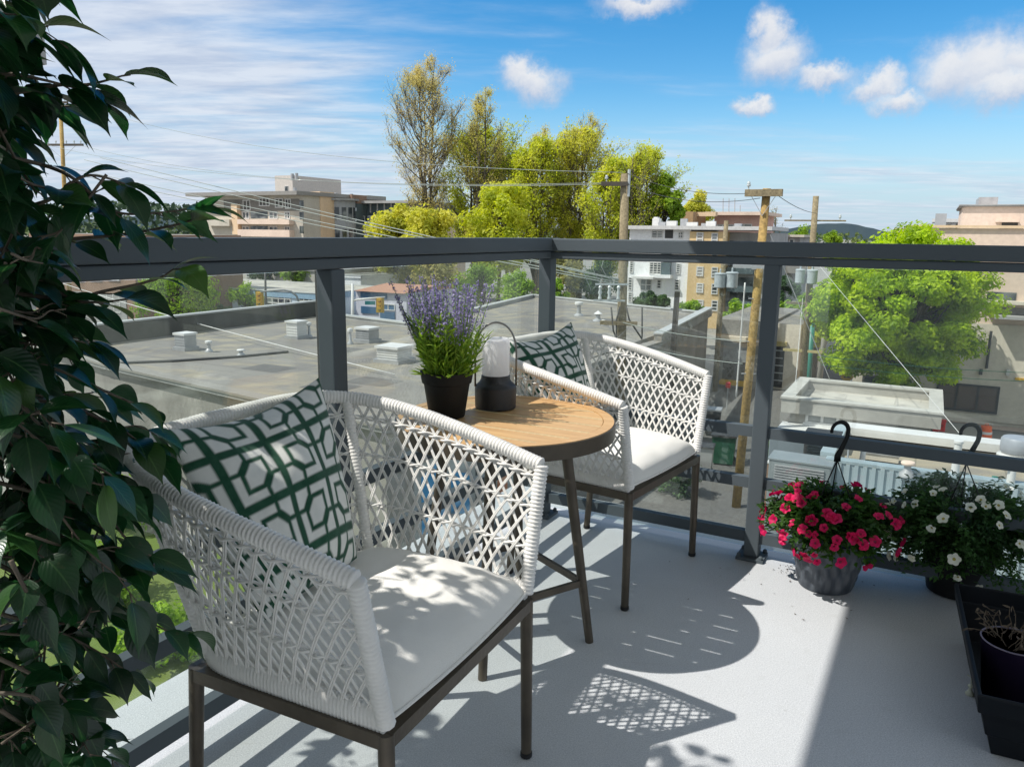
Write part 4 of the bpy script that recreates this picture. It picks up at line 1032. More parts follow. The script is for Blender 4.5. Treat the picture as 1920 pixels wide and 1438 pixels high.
def window(root, p0, d, x0, y0, x1, y1, cols=2, rows=1, fm=None, sep=.06, pane=None, name='window', split=False):
    xm, ym = (x0 + x1) / 2, (y0 + y1) / 2
    a0, _ = onface(p0, d, x0, ym); a1, _ = onface(p0, d, x1, ym); _, z1 = onface(p0, d, xm, y0); _, z0 = onface(p0, d, xm, y1)
    nrm = Vector((d.y, -d.x, 0))
    if nrm.dot(p0) > 0: nrm = -nrm
    o = Vector((p0.x, p0.y, 0)); b = MB()
    def bar(a, c, za, zc, dep, mi=0):
        q = o + d * ((a + c) / 2) + nrm * dep / 2; q.z = (za + zc) / 2
        M3 = Matrix((d, nrm, Vector((0, 0, 1)))).transposed(); b.box(q, (abs(c - a), abs(dep), zc - za), mi, M=M3)
    t = sep
    bar(a0, a1, z1 - t, z1, .07); bar(a0, a1, z0, z0 + t, .09); bar(a0, a0 + t, z0 + t, z1 - t, .068); bar(a1 - t, a1, z0 + t, z1 - t, .068)
    for i in range(1, cols):
        c = a0 + (a1 - a0) * i / cols; bar(c - t / 2, c + t / 2, z0 + t, z1 - t, .064)
    for j in range(1, rows):
        zz = z0 + (z1 - z0) * j / rows; bar(a0 + t, a1 - t, zz - t / 2, zz + t / 2, .062)
    bar(a0 + t, a1 - t, z0 + t, z1 - t, .03, 1)
    return b.build(name, [fm or M['frame'], pane or M['pane']], root, world=True)
def slabface(root, nm, p0, d, x0, y0, x1, y1, dep, m, back=.05):
    xm, ym = (x0 + x1) / 2, (y0 + y1) / 2
    a0, _ = onface(p0, d, x0, ym); a1, _ = onface(p0, d, x1, ym); _, z1 = onface(p0, d, xm, y0); _, z0 = onface(p0, d, xm, y1)
    nrm = Vector((d.y, -d.x, 0))
    if nrm.dot(p0) > 0: nrm = -nrm
    q = Vector((p0.x, p0.y, 0)) + d * ((a0 + a1) / 2) + nrm * ((dep - back) / 2); q.z = (z0 + z1) / 2
    M3 = Matrix((d, nrm, Vector((0, 0, 1)))).transposed()
    return MB().box(q, (abs(a1 - a0), dep + back, z1 - z0), M=M3).build(nm, m, root, world=True)
# ------------------------------------------------------------------ A: big flat roofed building across the alley
RZ = -3.0
A_ = [Vector(q + (RZ,)) for q in ((-12.3, 23.4), (-2.7, 16.2), (10.35, 41.2), (1.3, 52.), (-4.5, 34.6), (-9.8, 39.1), (-16.0, 26.6))]
ba = bldg('flat_roof_building', 'wide low building with a worn grey flat roof across the alley', 'building', A_[0])
block(ba, 'wall', A_, GZ, RZ, M['w_conc'], M['roof'])
parapet(ba, 'parapet', [A_[5], A_[6]], RZ, RZ + .72, .24, M['w_moss'], closed=False)
rn = P(1235, 632, RZ + .3)
parapet(ba, 'parapet', [Vector((rn.x, rn.y, 0)), A_[2]], RZ, RZ + .42, .3, M['w_conc'], closed=False)
parapet(ba, 'roof_edge', [A_[6], A_[0], A_[1], Vector((rn.x, rn.y, 0))], RZ, RZ + .10, .34, M['w_grey'], mat('dull_roof_edge', (.27, .255, .23), rough=.8), closed=False)
parapet(ba, 'roof_edge', [A_[2], A_[3], A_[4], A_[5]], RZ, RZ + .16, .26, M['w_grey'], closed=False)
b = MB(); pts = [P(205, 682, RZ + .03), P(330, 677, RZ + .03), P(450, 669, RZ + .03), P(540, 660, RZ + .03)]; b.tube(pts, .05, 6); b.build('roof_conduit', M['dframe'], ba, world=True)
b = MB()
for (x, y) in ((640, 655), (700, 715), (505, 690), (620, 725), (900, 640), (1040, 600), (1150, 600), (1200, 650)):
    q = P(x, y, RZ + .004); b.add([q + GA * u + GB * v for u, v in ((-.5, -.7), (.5, -.7), (.5, .7), (-.5, .7))], [(3, 2, 1, 0)])
b.build('roof_patch', mat('patched_membrane', (.16, .155, .145), (.12, .115, .11), 2, .85), ba, world=True)
# painted mural low on the alley wall
mu = MB(); d = (A_[2] - A_[1]); d.z = 0; d.normalize(); nr = Vector((d.y, -d.x, 0))
def mpan(a, z, w, h, mi, k=.02, sl=0.):
    q = A_[1] + d * a + nr * k; vs = [(q + d * x + Vector((0, 0, zz - RZ))) for x, zz in ((0, z), (w, z + sl), (w, z + h + sl), (0, z + h))]; mu.add(vs, [(0, 1, 2, 3)], mi)
mpan(1.0, GZ + .3, 7., 2.4, 3, .012)
for (a, z, w, h, mi, sl) in ((1.3, .5, 1.0, 1.9, 0, .3), (2.6, 1.1, .9, 1.1, 0, -.3), (2.5, .4, .5, .7, 4, .1), (3.8, .4, .8, 2.0, 2, .2), (5.0, .6, .6, 1.9, 1, 0.), (6.3, .4, .9, 1.2, 2, .3), (4.4, 1.9, 1.2, .4, 4, .1)):
    mpan(a, GZ + z, w, h, mi, .02, sl)
mu.build('mural', [mat('mural_blue', (.03, .30, .62), rough=.7), mat('mural_orange', (.62, .25, .12), rough=.7), mat('mural_black', (.03, .03, .035), rough=.7), mat('mural_ground', (.40, .42, .42), rough=.8), mat('mural_grey', (.22, .22, .24), rough=.8)], ba, world=True)
# roof vents
def vent_box(label, px, py, w, h, z=RZ, rz=28, hood=True, m=None):
    p = P(px, py, z); t = thing('roof_vent', label, 'roof vent', tuple(p), -R_(rz), 'vents on the big flat roof')
    MB().box((0, 0, .06), (w * 1.25, w * 1.25, .12)).build('curb', M['galv'], t)
    b = MB(); b.box((0, 0, .12 + h / 2), (w, w, h)); 
    for k in range(4): b.box((0, 0, .16 + h * (k + .5) / 4.6), (w * 1.05, w * 1.05, .02))
    b.build('housing', m or M['galv'], t)
    if hood: MB().prism([(-w * .58, -w * .58), (w * .58, -w * .58), (w * .58, w * .58), (-w * .58, w * .58)], .121 + h, .2 + h).build('lid', M['pwhite'], t)
    return t
def vent_mush(label, px, py, r, h, z=RZ, cone=False, m=None, grp='vents on the big flat roof'):
    p = P(px, py, z); t = thing('roof_vent', label, 'roof vent', tuple(p), 0, grp); m = m or M['pwhite']
    MB().lathe([(r * 1.5, 0), (r * 1.4, .05), (r * .7, .12), (r * .62, h)], n=16).build('stack', M['galv'], t, smooth='auto')
    pr = [(r * 1.2, h * .98), (r * 1.25, h * 1.02), (.01, h * 1.45)] if cone else [(r * .6, h), (r * 1.25, h * 1.04), (r * 1.35, h * 1.18), (r * 1.2, h * 1.3), (.01, h * 1.36)]
    MB().lathe(pr, n=16).build('cap', m, t, smooth='auto'); return t
vent_box('square louvred metal vent near the mossy parapet of the flat roof', 349, 656, .5, .42)
vent_mush('small white roof vent beside the square vent by the parapet', 392, 660, .09, .3)
vent_box('pale boxy roof fan unit just left of the near railing post', 557, 634, .55, .5, m=M['pwhite'])
vent_mush('thin white pipe vent right beside the near railing post', 580, 632, .08, .45)
vent_box('square dark sided vent with pale lid seen right of the railing post', 689, 641, .62, .38)
vent_mush('small white pipe vent left of the pale lidded vent', 657, 645, .08, .45)
vent_mush('low white dome vent in the middle of the brown roof area', 452, 668, .1, .18)
vent_box('pale flat box vent in the foreground of the roof behind the lavender', 740, 678, .8, .35, m=M['pwhite'])
vent_mush('white mushroom vent right of the railing corner post', 1085, 592, .17, .55)
vent_mush('white cone topped vent near the tall pole on the roof', 1121, 602, .17, .35, cone=True)
vent_mush('tiny white pipe vent below the cone topped vent', 1131, 610, .07, .2)
# ------------------------------------------------------------------ B: pale blue one-storey building beyond the roof
poly, zt = gb(300, 533, 68, 596, 9); p0 = poly[0]
bb = bldg('pale_blue_building', 'single storey pale blue building with wide multi-pane windows beyond the flat roof', 'building', p0)
block(bb, 'wall', poly, GZ, zt, M['w_blue'], M['roof3'])
parapet(bb, 'fascia', poly, zt - .45, zt, .2, mat('sky_blue_fascia', (.30, .45, .60), rough=.6))
for (x0, y0, x1, y1) in ((395, 540, 421, 562), (436, 544, 470, 566), (500, 551, 546, 577), (561, 557, 600, 581)): window(bb, p0, GB, x0, y0, x1, y1, 4, 3, sep=.09)
slabface(bb, 'notice_board', p0, GB, 475, 589, 483, 595, .05, M['pwhite'])
# second roof step and grey hall behind
poly, zt = gb(395, 500, 84, 640, 14); p0 = poly[0]
bq = bldg('grey_hall', 'plain grey low hall with a flat roof behind the pale blue building', 'building', p0)
block(bq, 'wall', poly, GZ, zt, wallmat('taupe_render', (0.504, 0.476, 0.434), .15), M['roof']); parapet(bq, 'roof_edge', poly, zt, zt + .25, .3, M['w_grey'])
window(bq, p0, GB, 462, 503, 476, 520, 2, 3)
# dark-blue fronted shop right of the near post
poly, zt = gb(667, 545, 62, 762, 8); p0 = poly[0]
bs = bldg('corner_shop', 'low pale lilac shop with dark blue sign panels and terracotta roof behind the lavender', 'shop', p0)
block(bs, 'wall', poly, GZ, zt, wallmat('lilac_render', (0.572, 0.572, 0.650), .12))
rp = [q + Vector((0, 0, 0)) for q in poly]
b = MB(); a0, a1, a2, a3 = [Vector((q.x, q.y, zt)) for q in poly]; up = Vector((0, 0, .4))
e0, e1 = a0 - GA * .3, a1 - GA * .3; r0, r1 = a0.lerp(a3, .5) + up, a1.lerp(a2, .5) + up
b.add([e0, e1, r1, r0, a3, a2], [(0, 1, 2, 3), (3, 2, 5, 4), (0, 3, 4), (1, 5, 2)]); b.build('roof', M['terra'], bs, world=True)
for (x0, y0, x1, y1) in ((677, 547, 726, 559), (678, 575, 709, 588), (714, 585, 741, 610)): slabface(bs, 'sign_panel', p0, GB, x0, y0, x1, y1, .08, M['poster_blue'])
window(bs, p0, GB, 716, 570, 741, 582, 2, 1, pane=M['poster_blue'])
slabface(bs, 'air_grille', p0, GB, 695, 599, 701, 604, .07, M['dframe'])
poly, zt = gb(640, 520, 74, 676, 6); p0 = poly[0]
bt_ = bldg('white_shed', 'small white flat roofed annex left of the lilac shop', 'building', p0)
block(bt_, 'wall', poly, GZ, zt, M['w_white'], M['roof3']); parapet(bt_, 'roof_edge', poly, zt, zt + .2, .25, M['w_white'])
window(bt_, p0, GB, 646, 536, 656, 552, 1, 2)
# brown house behind the potted tree
poly, zt = gb(60, 500, 62, 252, 10); p0 = poly[0]
bh = bldg('brown_brick_building', 'brown brick and grey two storey building glimpsed through the potted tree', 'building', p0)
block(bh, 'wall', poly, GZ, zt - .6, M['w_brick'], M['roof']); block(bh, 'upper_storey', [q + GA * .01 for q in poly], zt - .6, zt + 2.6, M['w_brick'], M['roof'])
slabface(bh, 'render_band', p0, GB, 90, 548, 238, 606, .05, M['w_grey'])
for i in range(4):
    x = 100 + i * 34
    window(bh, p0, GB, x, 552, x + 24, 586, 2, 2); window(bh, p0, GB, x, 610, x + 22, 640, 2, 2); window(bh, p0, GB, x, 506, x + 22, 526, 2, 2)
# ------------------------------------------------------------------ C: apartment complex on the left
bc = bldg('apartment_complex', 'cream and peach apartment complex with balconies and white stair tower left of the tall trees', 'building', D(470, 400, 104))
poly, zt = gb(384, 369, 104, 566, 16); p0 = poly[0]
block(bc, 'wall', poly, GZ, zt, M['w_cream'], M['roof'])
ro = [poly[0] - GB * 2.2 - GA * 1.2, poly[1] + GB * .3 - GA * 1.2, poly[2] + GB * .3, poly[3] - GB * 2.2]
block(bc, 'roof', ro, zt + .003, zt + .45, mat('grey_eaves', (.30, .29, .27), rough=.7))
slabface(bc, 'upper_gallery', p0, GB, 420, 374, 562, 396, .03, mat('dark_penthouse', (.22, .21, .19), rough=.8))  # darker strip across the upper storey
for (x0, y0, x1, y1, c) in ((456, 375, 470, 395, 2), (486, 371, 506, 387, 3), (516, 372, 531, 390, 2), (535, 373, 546, 392, 2)): window(bc, p0, GB, x0, y0, x1, y1, c, 1, sep=.12)
window(bc, p0, GB, 390, 378, 400, 394, 2, 1, sep=.12)
slabface(bc, 'balcony_front', p0, GB, 455, 412, 552, 421, .9, M['w_peach2']); slabface(bc, 'balcony_front', p0, GB, 455, 431, 552, 444, .85, M['w_peach2'])
slabface(bc, 'balcony_front', p0, GB, 395, 412, 440, 424, .9, M['w_cream'])
for y in (397, 424, 452, 480):
    for (x0, x1, c) in ((434, 447, 2), (455, 468, 2), (505, 521, 2), (534, 544, 2)): window(bc, p0, GB, x0, y, x1, y + 14, c, 1, sep=.12)
    slabface(bc, 'loggia', p0, GB, 470, y, 502, y + 13, .025, M['pane'])
a, b2 = D(452, 385, 103.6), D(436, 385, 104.2)
slabface(bc, 'pier', p0, GB, 441, 383, 452, 440, .6, M['w_peach'])
q, z2 = gb(515, 330, 122, 552, 10); block(bc, 'stair_tower', [q[0], q[0] + GB * runto(q[0], GB, 548, 330), q[0] + GB * runto(q[0], GB, 548, 330) + GA * 11, q[0] + GA * 11], zt - 1, z2, mat('tower_white', (.62, .57, .52), rough=.8))
window(bc, q[0], GB, 534, 349, 541, 363, 1, 1)
q, z2 = gb(572, 360, 100, 600, 2.6); block(bc, 'peach_pier', q, GZ, z2, M['w_peach'])
slabface(bc, 'balcony_stack', q[0], GB, 553, 396, 574, 404, 1.2, M['w_grey'])
q, z2 = gb(596, 366, 106, 660, 3); block(bc, 'brick_penthouse', q, z2 - 1.1, z2, M['w_brick'], M['roof']); block(bc, 'link_wall', q, GZ, z2 - 1.103, M['w_glassy'])
for y in (384, 404, 426, 450):
    slabface(bc, 'balcony_front', q[0], GB, 598, y + 6, 622, y + 12, 1.1, M['w_blue']); slabface(bc, 'balcony_slab', q[0], GB, 598, y + 13, 660, y + 15, 1.2, M['w_grey'])
    slabface(bc, 'balcony_front', q[0], GB, 654, y + 6, 668, y + 12, 1.1, M['w_blue'])
for y in (376, 398, 424, 452):
    for x in (562, 566): slabface(bc, 'side_window', poly[1], GA, x, y, x + 3, y + 14, .05, M['pane'])
# rounded glazed bay
cx_ = D(638, 400, 103); br_ = 1.95
b = MB(); ztop = D(638, 377, 103).z
b.lathe([(br_, GZ), (br_, ztop)], (cx_.x, cx_.y, 0), 24); b.build('round_bay', mat('pale_panel_bay', (.40, .42, .43), rough=.5), bc, world=True)
b = MB(); b.lathe([(br_ * 1.25, ztop + .01), (br_ * 1.25, ztop + .25)], (cx_.x, cx_.y, 0), 24); b.build('bay_roof', M['w_grey'], bc, world=True)
for fl_ in range(5):
    zc = ztop - 1.6 - fl_ * 2.75
    for k in range(7):
        an = R_(-168 + k * 26); p = Vector((cx_.x + math.cos(an) * br_, cx_.y + math.sin(an) * br_, zc)); nrm = Vector((math.cos(an), math.sin(an), 0))
        M3 = Matrix((Vector((-nrm.y, nrm.x, 0)), nrm, Vector((0, 0, 1)))).transposed(); MB().box(p, (.55, .1, 1.5), M=M3).build('window', M['pane'], bc, world=True)
q, z2 = gb(662, 379, 106, 780, 12); block(bc, 'right_wing', q, GZ, z2 - 2.9, M['w_peach2']); block(bc, 'glazed_storey', [v + GA * .8 for v in q], z2 - 2.897, z2 - .2, M['w_glassy'])
block(bc, 'wing_roof', [q[0] - GB * .5 - GA * .3, q[1] - GA * .3, q[2], q[3] - GB * .5], z2 - .197, z2 + .12, M['w_grey'])
for i in range(6): slabface(bc, 'mullion', q[0] + GA * .8, GB, 668 + i * 13, 381, 670 + i * 13, 399, .08, M['frame'])
for y in (405, 432, 460, 488, 515):
    for x in (676, 690, 703, 718, 732): window(bc, q[0], GB, x, y, x + 9, y + 19, 2, 1, sep=.1)
q2, z3 = gb(674, 367, 110, 690, 4); block(bc, 'lift_house', q2, z2, z3, mat('olive_cladding', (.17, .16, .09), rough=.8))
for (x, y0, y1) in ((548, 326, 334), (556, 325, 334), (553, 352, 366), (630, 362, 370), (659, 364, 371)): 
    p = D(x, y1, 104); p2 = D(x, y0, 104); MB().tube([(p.x, p.y, p.z - .3), (p2.x, p2.y, p2.z)], .22, 8).build('chimney', M['galv'], bc, world=True)
# ------------------------------------------------------------------ D: white, tan and grey flats right of the trees
bd = bldg('white_apartment_block', 'white and tan four storey flats with a flat white roof behind the utility poles', 'building', D(1250, 450, 72))
poly, zt = gb(1181, 430, 72, 1296, 10); p0 = poly[0]
block(bd, 'wall', poly, GZ, zt, M['w_white']); 
qt = [p0 - GA * .35 + GB * runto(p0, GB, 1296, 430), p0 - GA * .35 + GB * runto(p0, GB, 1362, 440), None, None]; qt[2] = qt[1] + GA * 10; qt[3] = qt[0] + GA * 10
block(bd, 'tan_bay', qt, GZ, zt - .15, M['w_tan'])
qg = [p0 + GA * 1.2 + GB * runto(p0, GB, 1362, 440), p0 + GA * 1.2 + GB * runto(p0, GB, 1440, 445), None, None]; qg[2] = qg[1] + GA * 9; qg[3] = qg[0] + GA * 9
block(bd, 'grey_bay', qg, GZ, zt - .2, M['w_grey'])
block(bd, 'roof', [p0 - GA * .7 - GB * .4, qg[1] - GA * 1.9 + GB * .4, qg[1] + GA * 9, p0 + GA * 10 - GB * .4], zt + .003, zt + .32, mat('white_roof_edge', (.58, .58, .57), rough=.7))
for (x0, y0, x1, y1, c, r) in ((1222, 433, 1243, 446, 2, 3), (1272, 435, 1281, 447, 2, 2), (1181, 490, 1188, 511, 1, 5), (1218, 492, 1240, 514, 3, 5), (1268, 494, 1276, 514, 1, 5), (1178, 520, 1186, 544, 1, 5), (1232, 525, 1240, 541, 1, 3), (1265, 524, 1274, 544, 1, 4), (1220, 478, 1238, 484, 2, 1), (1268, 477, 1276, 485, 1, 2), (1178, 548, 1186, 566, 1, 4), (1264, 552, 1270, 562, 1, 2), (1201, 523, 1222, 545, 2, 2)):
    window(bd, p0, GB, x0, y0, x1, y1, c, r, sep=.07)
slabface(bd, 'dark_opening', p0, GB, 1247, 431, 1262, 447, .03, M['dframe']); slabface(bd, 'balcony_glass', p0, GB, 1242, 492, 1259, 516, .5, M['w_glassy']); slabface(bd, 'balcony_slab', p0, GB, 1232, 515, 1262, 521, .8, M['w_white'])
slabface(bd, 'balcony_glass', p0, GB, 1243, 474, 1258, 490, .5, M['w_glassy'])
slabface(bd, 'entry_canopy', p0, GB, 1192, 518, 1232, 522, 1.2, M['pwhite'])
for y in (436, 468, 500, 531, 562):
    window(bd, qt[0], GB, 1306, y, 1319, y + 18, 1, 3, sep=.1, pane=mat('blind_%d' % y, (.40, .37, .32), rough=.6)); window(bd, qt[0], GB, 1334, y + 1, 1346, y + 21, 1, 3, sep=.08)
for y in (452, 486, 520, 548):
    slabface(bd, 'balcony_recess', qg[0], GB, 1368, y, 1412, y + 16, .03, M['pane']); slabface(bd, 'balcony_rail', qg[0], GB, 1366, y + 16, 1416, y + 27, .8, M['w_glassy'])
rr = random.Random(9)
for k in range(9):
    q = p0 + GB * rr.uniform(1, 9) + GA * rr.uniform(1, 8); h_ = rr.uniform(.3, .9); MB().box((q.x, q.y, zt + .32 + h_ / 2), (rr.uniform(.3, 1.1), rr.uniform(.3, .9), h_), rz=-R_(28)).build('roof_unit', M['galv'] if k % 2 else M['pwhite'], bd, world=True)
# E: pink flats behind
be = bldg('pink_flats', 'pinkish flats with a cedar boarded screen rising behind the white flats', 'building', D(1350, 420, 100))
poly, zt = gb(1340, 404, 100, 1424, 10); p0 = poly[0]; block(be, 'wall', poly, GZ, zt, wallmat('dusky_pink_render', (0.588, 0.378, 0.322), .15)); block(be, 'roof', [poly[0] - GA - GB, poly[1] - GA + GB, poly[2] + GB, poly[3] - GB], zt + .003, zt + .4, M['w_peach2'])
window(be, p0, GB, 1344, 421, 1376, 431, 3, 2, sep=.1); window(be, p0, GB, 1380, 420, 1410, 431, 2, 2, sep=.1)
q, z2 = gb(1273, 397, 98, 1300, 6); block(be, 'cedar_screen', q, GZ, z2, M['wood']); q, z2 = gb(1300, 398, 99, 1342, 1); block(be, 'roof_beam', q, z2 - .5, z2, M['w_peach'])
for x in (1356, 1367, 1378, 1388):
    p = D(x, 395, 101); p2 = D(x, 372 if x != 1388 else 385, 101); MB().tube([(p.x, p.y, p.z - .5), tuple(p2)], .05, 6).build('aerial', M['galv'], be, world=True)
# low pale houses right of the white flats
bl = bldg('low_grey_flats', 'low dark windowed flats just right of the main utility pole', 'building', D(1480, 440, 110))
poly, zt = gb(1432, 444, 105, 1500, 9); p0 = poly[0]; block(bl, 'wall', poly, GZ, zt, M['w_grey']); block(bl, 'roof', [poly[0] - GA * .6 - GB * .6, poly[1] - GA * .6 + GB * .6, poly[2] + GB * .6, poly[3] - GB * .6], zt + .003, zt + .3, M['w_cream'])
for x in (1440, 1453, 1466, 1480): window(bl, p0, GB, x, 448, x + 9, 462, 1, 2, sep=.1)
slabface(bl, 'retaining_wall', p0, GB, 1432, 488, 1512, 512, .4, M['w_beige'])
# ------------------------------------------------------------------ F: garage at the end of the alley
bf = bldg('garage', 'stained concrete garage with a ribbed roller door at the end of the alley', 'garage', P(1420, 735, GZ))
poly, zt = gb(1344, 598, 41.5, 1448, 9); p0 = poly[0]; block(bf, 'wall', poly, GZ, zt, M['w_conc'], M['roof'])
q, z2 = gb(1448, 606, 41, 1503, 9); block(bf, 'right_bay', q, GZ, z2, M['w_beige'], M['roof'])
slabface(bf, 'lintel', p0, GB, 1350, 630, 1404, 639, .3, M['w_beige'])
rd = slabface(bf, 'opening', p0, GB, 1356, 640, 1402, 712, .02, M['dframe'])
b = MB(); a0, zt_ = onface(p0, GB, 1358, 640); a1, zb_ = onface(p0, GB, 1400, 679)
for k in range(16):
    zz = zt_ - (zt_ - zb_) * k / 16; q_ = p0 + GB * ((a0 + a1) / 2) - GA * .05; q_.z = zz - .05
    b.box(q_, (a1 - a0, .06, (zt_ - zb_) / 16 * .72), 0, M=Matrix((GB, GA, Vector((0, 0, 1)))).transposed())
b.build('roller_door', M['galv'], bf, world=True)
slabface(bf, 'yellow_kerb', p0, GB, 1352, 713, 1404, 720, .5, M['yellow'])
slabface(bf, 'doorway', q[0], GB, 1450, 650, 1469, 726, .03, M['dframe']); slabface(bf, 'lintel', q[0], GB, 1446, 640, 1476, 648, .25, mat('yellowed_beam', (.46, .38, .16), rough=.7))
for k in range(5): slabface(bf, 'door_rail', q[0], GB, 1450, 656 + k * 14, 1468, 658 + k * 14, .06, M['galv'])
# ------------------------------------------------------------------ G: small beige flat roofed building
kz = -3.6
K_ = [P(x, y, kz) for x, y in ((1480, 743), (1755, 775), (1752, 735), (1512, 708))]
K_[2] = K_[1] + GA * 3.5; K_[0] = K_[1] - GB * (K_[1] - K_[0]).dot(GB); K_[3] = K_[0] + GA * 3.5
bg_ = bldg('beige_kiosk', 'small beige box building with a rimmed flat roof in front of the leafy street tree', 'building', K_[0])
block(bg_, 'wall', [K_[0] + GB * .08 + GA * .08, K_[1] - GB * .08 + GA * .08, K_[2] - GB * .08, K_[3] + GB * .08], GZ, kz - .28, M['w_kiosk'], M['roof3'])
parapet(bg_, 'parapet', K_, kz - .42, kz, .3, M['w_kiosk'], mat('beige_coping', (.50, .49, .45), rough=.7))
kf = K_[0] + GA * .08
w_ = window(bg_, kf, GB, 1510, 775, 1574, 797, 2, 1, sep=.08)
slabface(bg_, 'window_surround', kf, GB, 1506, 795, 1580, 800, .14, M['pwhite'])
slabface(bg_, 'vent_hole', kf, GB, 1734, 783, 1738, 787, .03, M['dframe'])
slabface(bg_, 'white_awning', kf, GB, 1466, 799, 1622, 806, .9, M['pwhite'])
# ------------------------------------------------------------------ H: tan roofed building with pale blue metal siding, below the right railing
hz = -2.8
h0 = P(1548, 868, hz); h1 = h0 + GB * 8; HD = 2.75
bm = bldg('metal_sided_building', 'low building with tan gravel roof and pale blue ribbed metal siding below the right railing', 'building', h0)
block(bm, 'wall', [h0 + GA * .05, h1 + GA * .05, h1 + GA * HD, h0 + GA * HD], GZ, hz - .06, M['w_grey'], M['roof2'])
def corr(nm, p, d, L, z0, z1, pitch, dep, m, root):
    nrm = Vector((d.y, -d.x, 0)); nrm = -nrm if nrm.dot(p) > 0 else nrm; b = MB(); vs = []; k = int(L / pitch)
    for i in range(k):
        for f, o in ((0, 0), (.42, 0), (.5, dep), (.92, dep)):
            q = p + d * ((i + f) * pitch) + nrm * (o + .01); vs += [(q.x, q.y, z0), (q.x, q.y, z1)]
    fs = [(2 * i, 2 * i + 2, 2 * i + 3, 2 * i + 1) for i in range(len(vs) // 2 - 1)]
    b.add(vs, fs); return b.build(nm, m, root, world=True)
corr('ribbed_parapet', h0 - GA * .03, GB, 8, hz - .42, hz + .05, .14, .035, M['bluemetal'], bm)
b = MB(); b.beam(h0 + GA * .06 + Vector((0, 0, .075)), h1 + GA * .06 + Vector((0, 0, .075)), .24, .05); b.build('coping', mat('blue_grey_flashing', (.34, .42, .45), rough=.45), bm, world=True)
b = MB(); q = h0 - GA * .38; b.beam(q + Vector((0, 0, -.50)), q + GB * 8 + Vector((0, 0, -.50)), .62, .12); b.build('gutter_ledge', mat('ledge_flashing', (.37, .44, .47), rough=.45), bm, world=True)
corr('ribbed_siding', h0 - GA * .5, GB, 8, GZ, hz - .57, .16, .04, M['bluemetal'], bm)
b = MB(); q0 = h0 + GA * HD; b.beam(q0 + Vector((0, 0, .06)), q0 + GB * 8 + Vector((0, 0, .06)), .5, .16); b.build('roof_edge', M['pwhite'], bm, world=True)
b = MB(); b.beam(h0 + GA * .2 + Vector((0, 0, .05)), q0 + Vector((0, 0, .05)), .25, .2); b.build('roof_edge', M['bluemetal'], bm, world=True)
b = MB(); q = P(1860, 925, hz - .3) - GA * .15; b.tube([(q.x, q.y, hz + .05), (q.x - .02, q.y - .1, hz - .6), (q.x - .02, q.y - .35, hz - .75), (q.x - .02, q.y - .35, GZ)], .05, 8); b.build('downpipe', M['teal'], bm, world=True)
GRP = 'vents on the tan roof'
v = vent_mush('short striped stack with a pinkish cap in the middle of the tan roof', 1700, 893, .085, .20, hz, m=M['w_peach2'], grp=GRP)
p = P(1789, 897, hz); t = thing('roof_vent', 'white pipe stack with round flange beside the second basket hook', 'roof vent', tuple(p), 0, GRP)
MB().lathe([(.13, 0), (.12, .03), (.065, .06), (.06, .62), (.075, .62), (.075, .66), (.01, .67)], n=20).build('stack', M['pwhite'], t, smooth='auto')
p = P(1893, 915, hz); t = thing('roof_vent', 'white T-topped vent pipe at the right edge of the tan roof', 'roof vent', tuple(p), 0, GRP)
MB().lathe([(.11, 0), (.10, .03), (.062, .06), (.06, .36)], n=20).build('stack', M['pwhite'], t, smooth='auto'); b = MB(); b.tube([(-.14, .0, .40), (.15, 0, .40)], .055, 16); b.build('tee', M['pwhite'], t, smooth='auto')
p = P(1906, 862, hz); p = p + GA * .1; t = thing('round_roof_fan', 'large round grey roof fan at the right edge behind the tan roof', 'roof fan', tuple(p), 0)
MB().lathe([(.32, 0), (.32, .06), (.25, .09), (.25, .12)], n=32).build('curb', M['pwhite'], t, smooth='auto'); MB().lathe([(.27, .12), (.28, .14), (.28, .36), (.25, .40), (.01, .42)], n=32).build('housing', mat('dull_blue_grey_metal', (.34, .37, .42), rough=.5), t, smooth='auto')
p = P(1650, 860, hz); t = thing('roof_hatch', 'low flat grey hatch on the tan roof', 'hatch', tuple(p), -R_(28))
MB().box((0, 0, .06), (.62, .34, .12)).build('curb', M['w_beige'], t); MB().box((0, 0, .135), (.66, .38, .03)).build('lid', M['w_grey'], t)
p = P(1604, 868, hz); t = thing('gas_regulator', 'small pipework cluster with a dial on the tan roof by the first basket hook', 'pipework', tuple(p), 0)
b = MB(); b.tube([(-.15, 0, .02), (-.15, 0, .3), (.1, 0, .36), (.1, .05, .02)], .018, 8); b.build('pipe', M['galv'], t, smooth='auto'); MB().lathe([(.07, .28), (.09, .3), (.09, .38), (.05, .42), (.01, .42)], (0, 0, 0), 16).build('dial_body', M['galv'], t, smooth='auto'); MB().lathe([(.045, .0), (.04, .2), (.03, .22), (.01, .22)], (.18, .12, .0), 12).build('stub', M['pwhite'], t, smooth='auto')
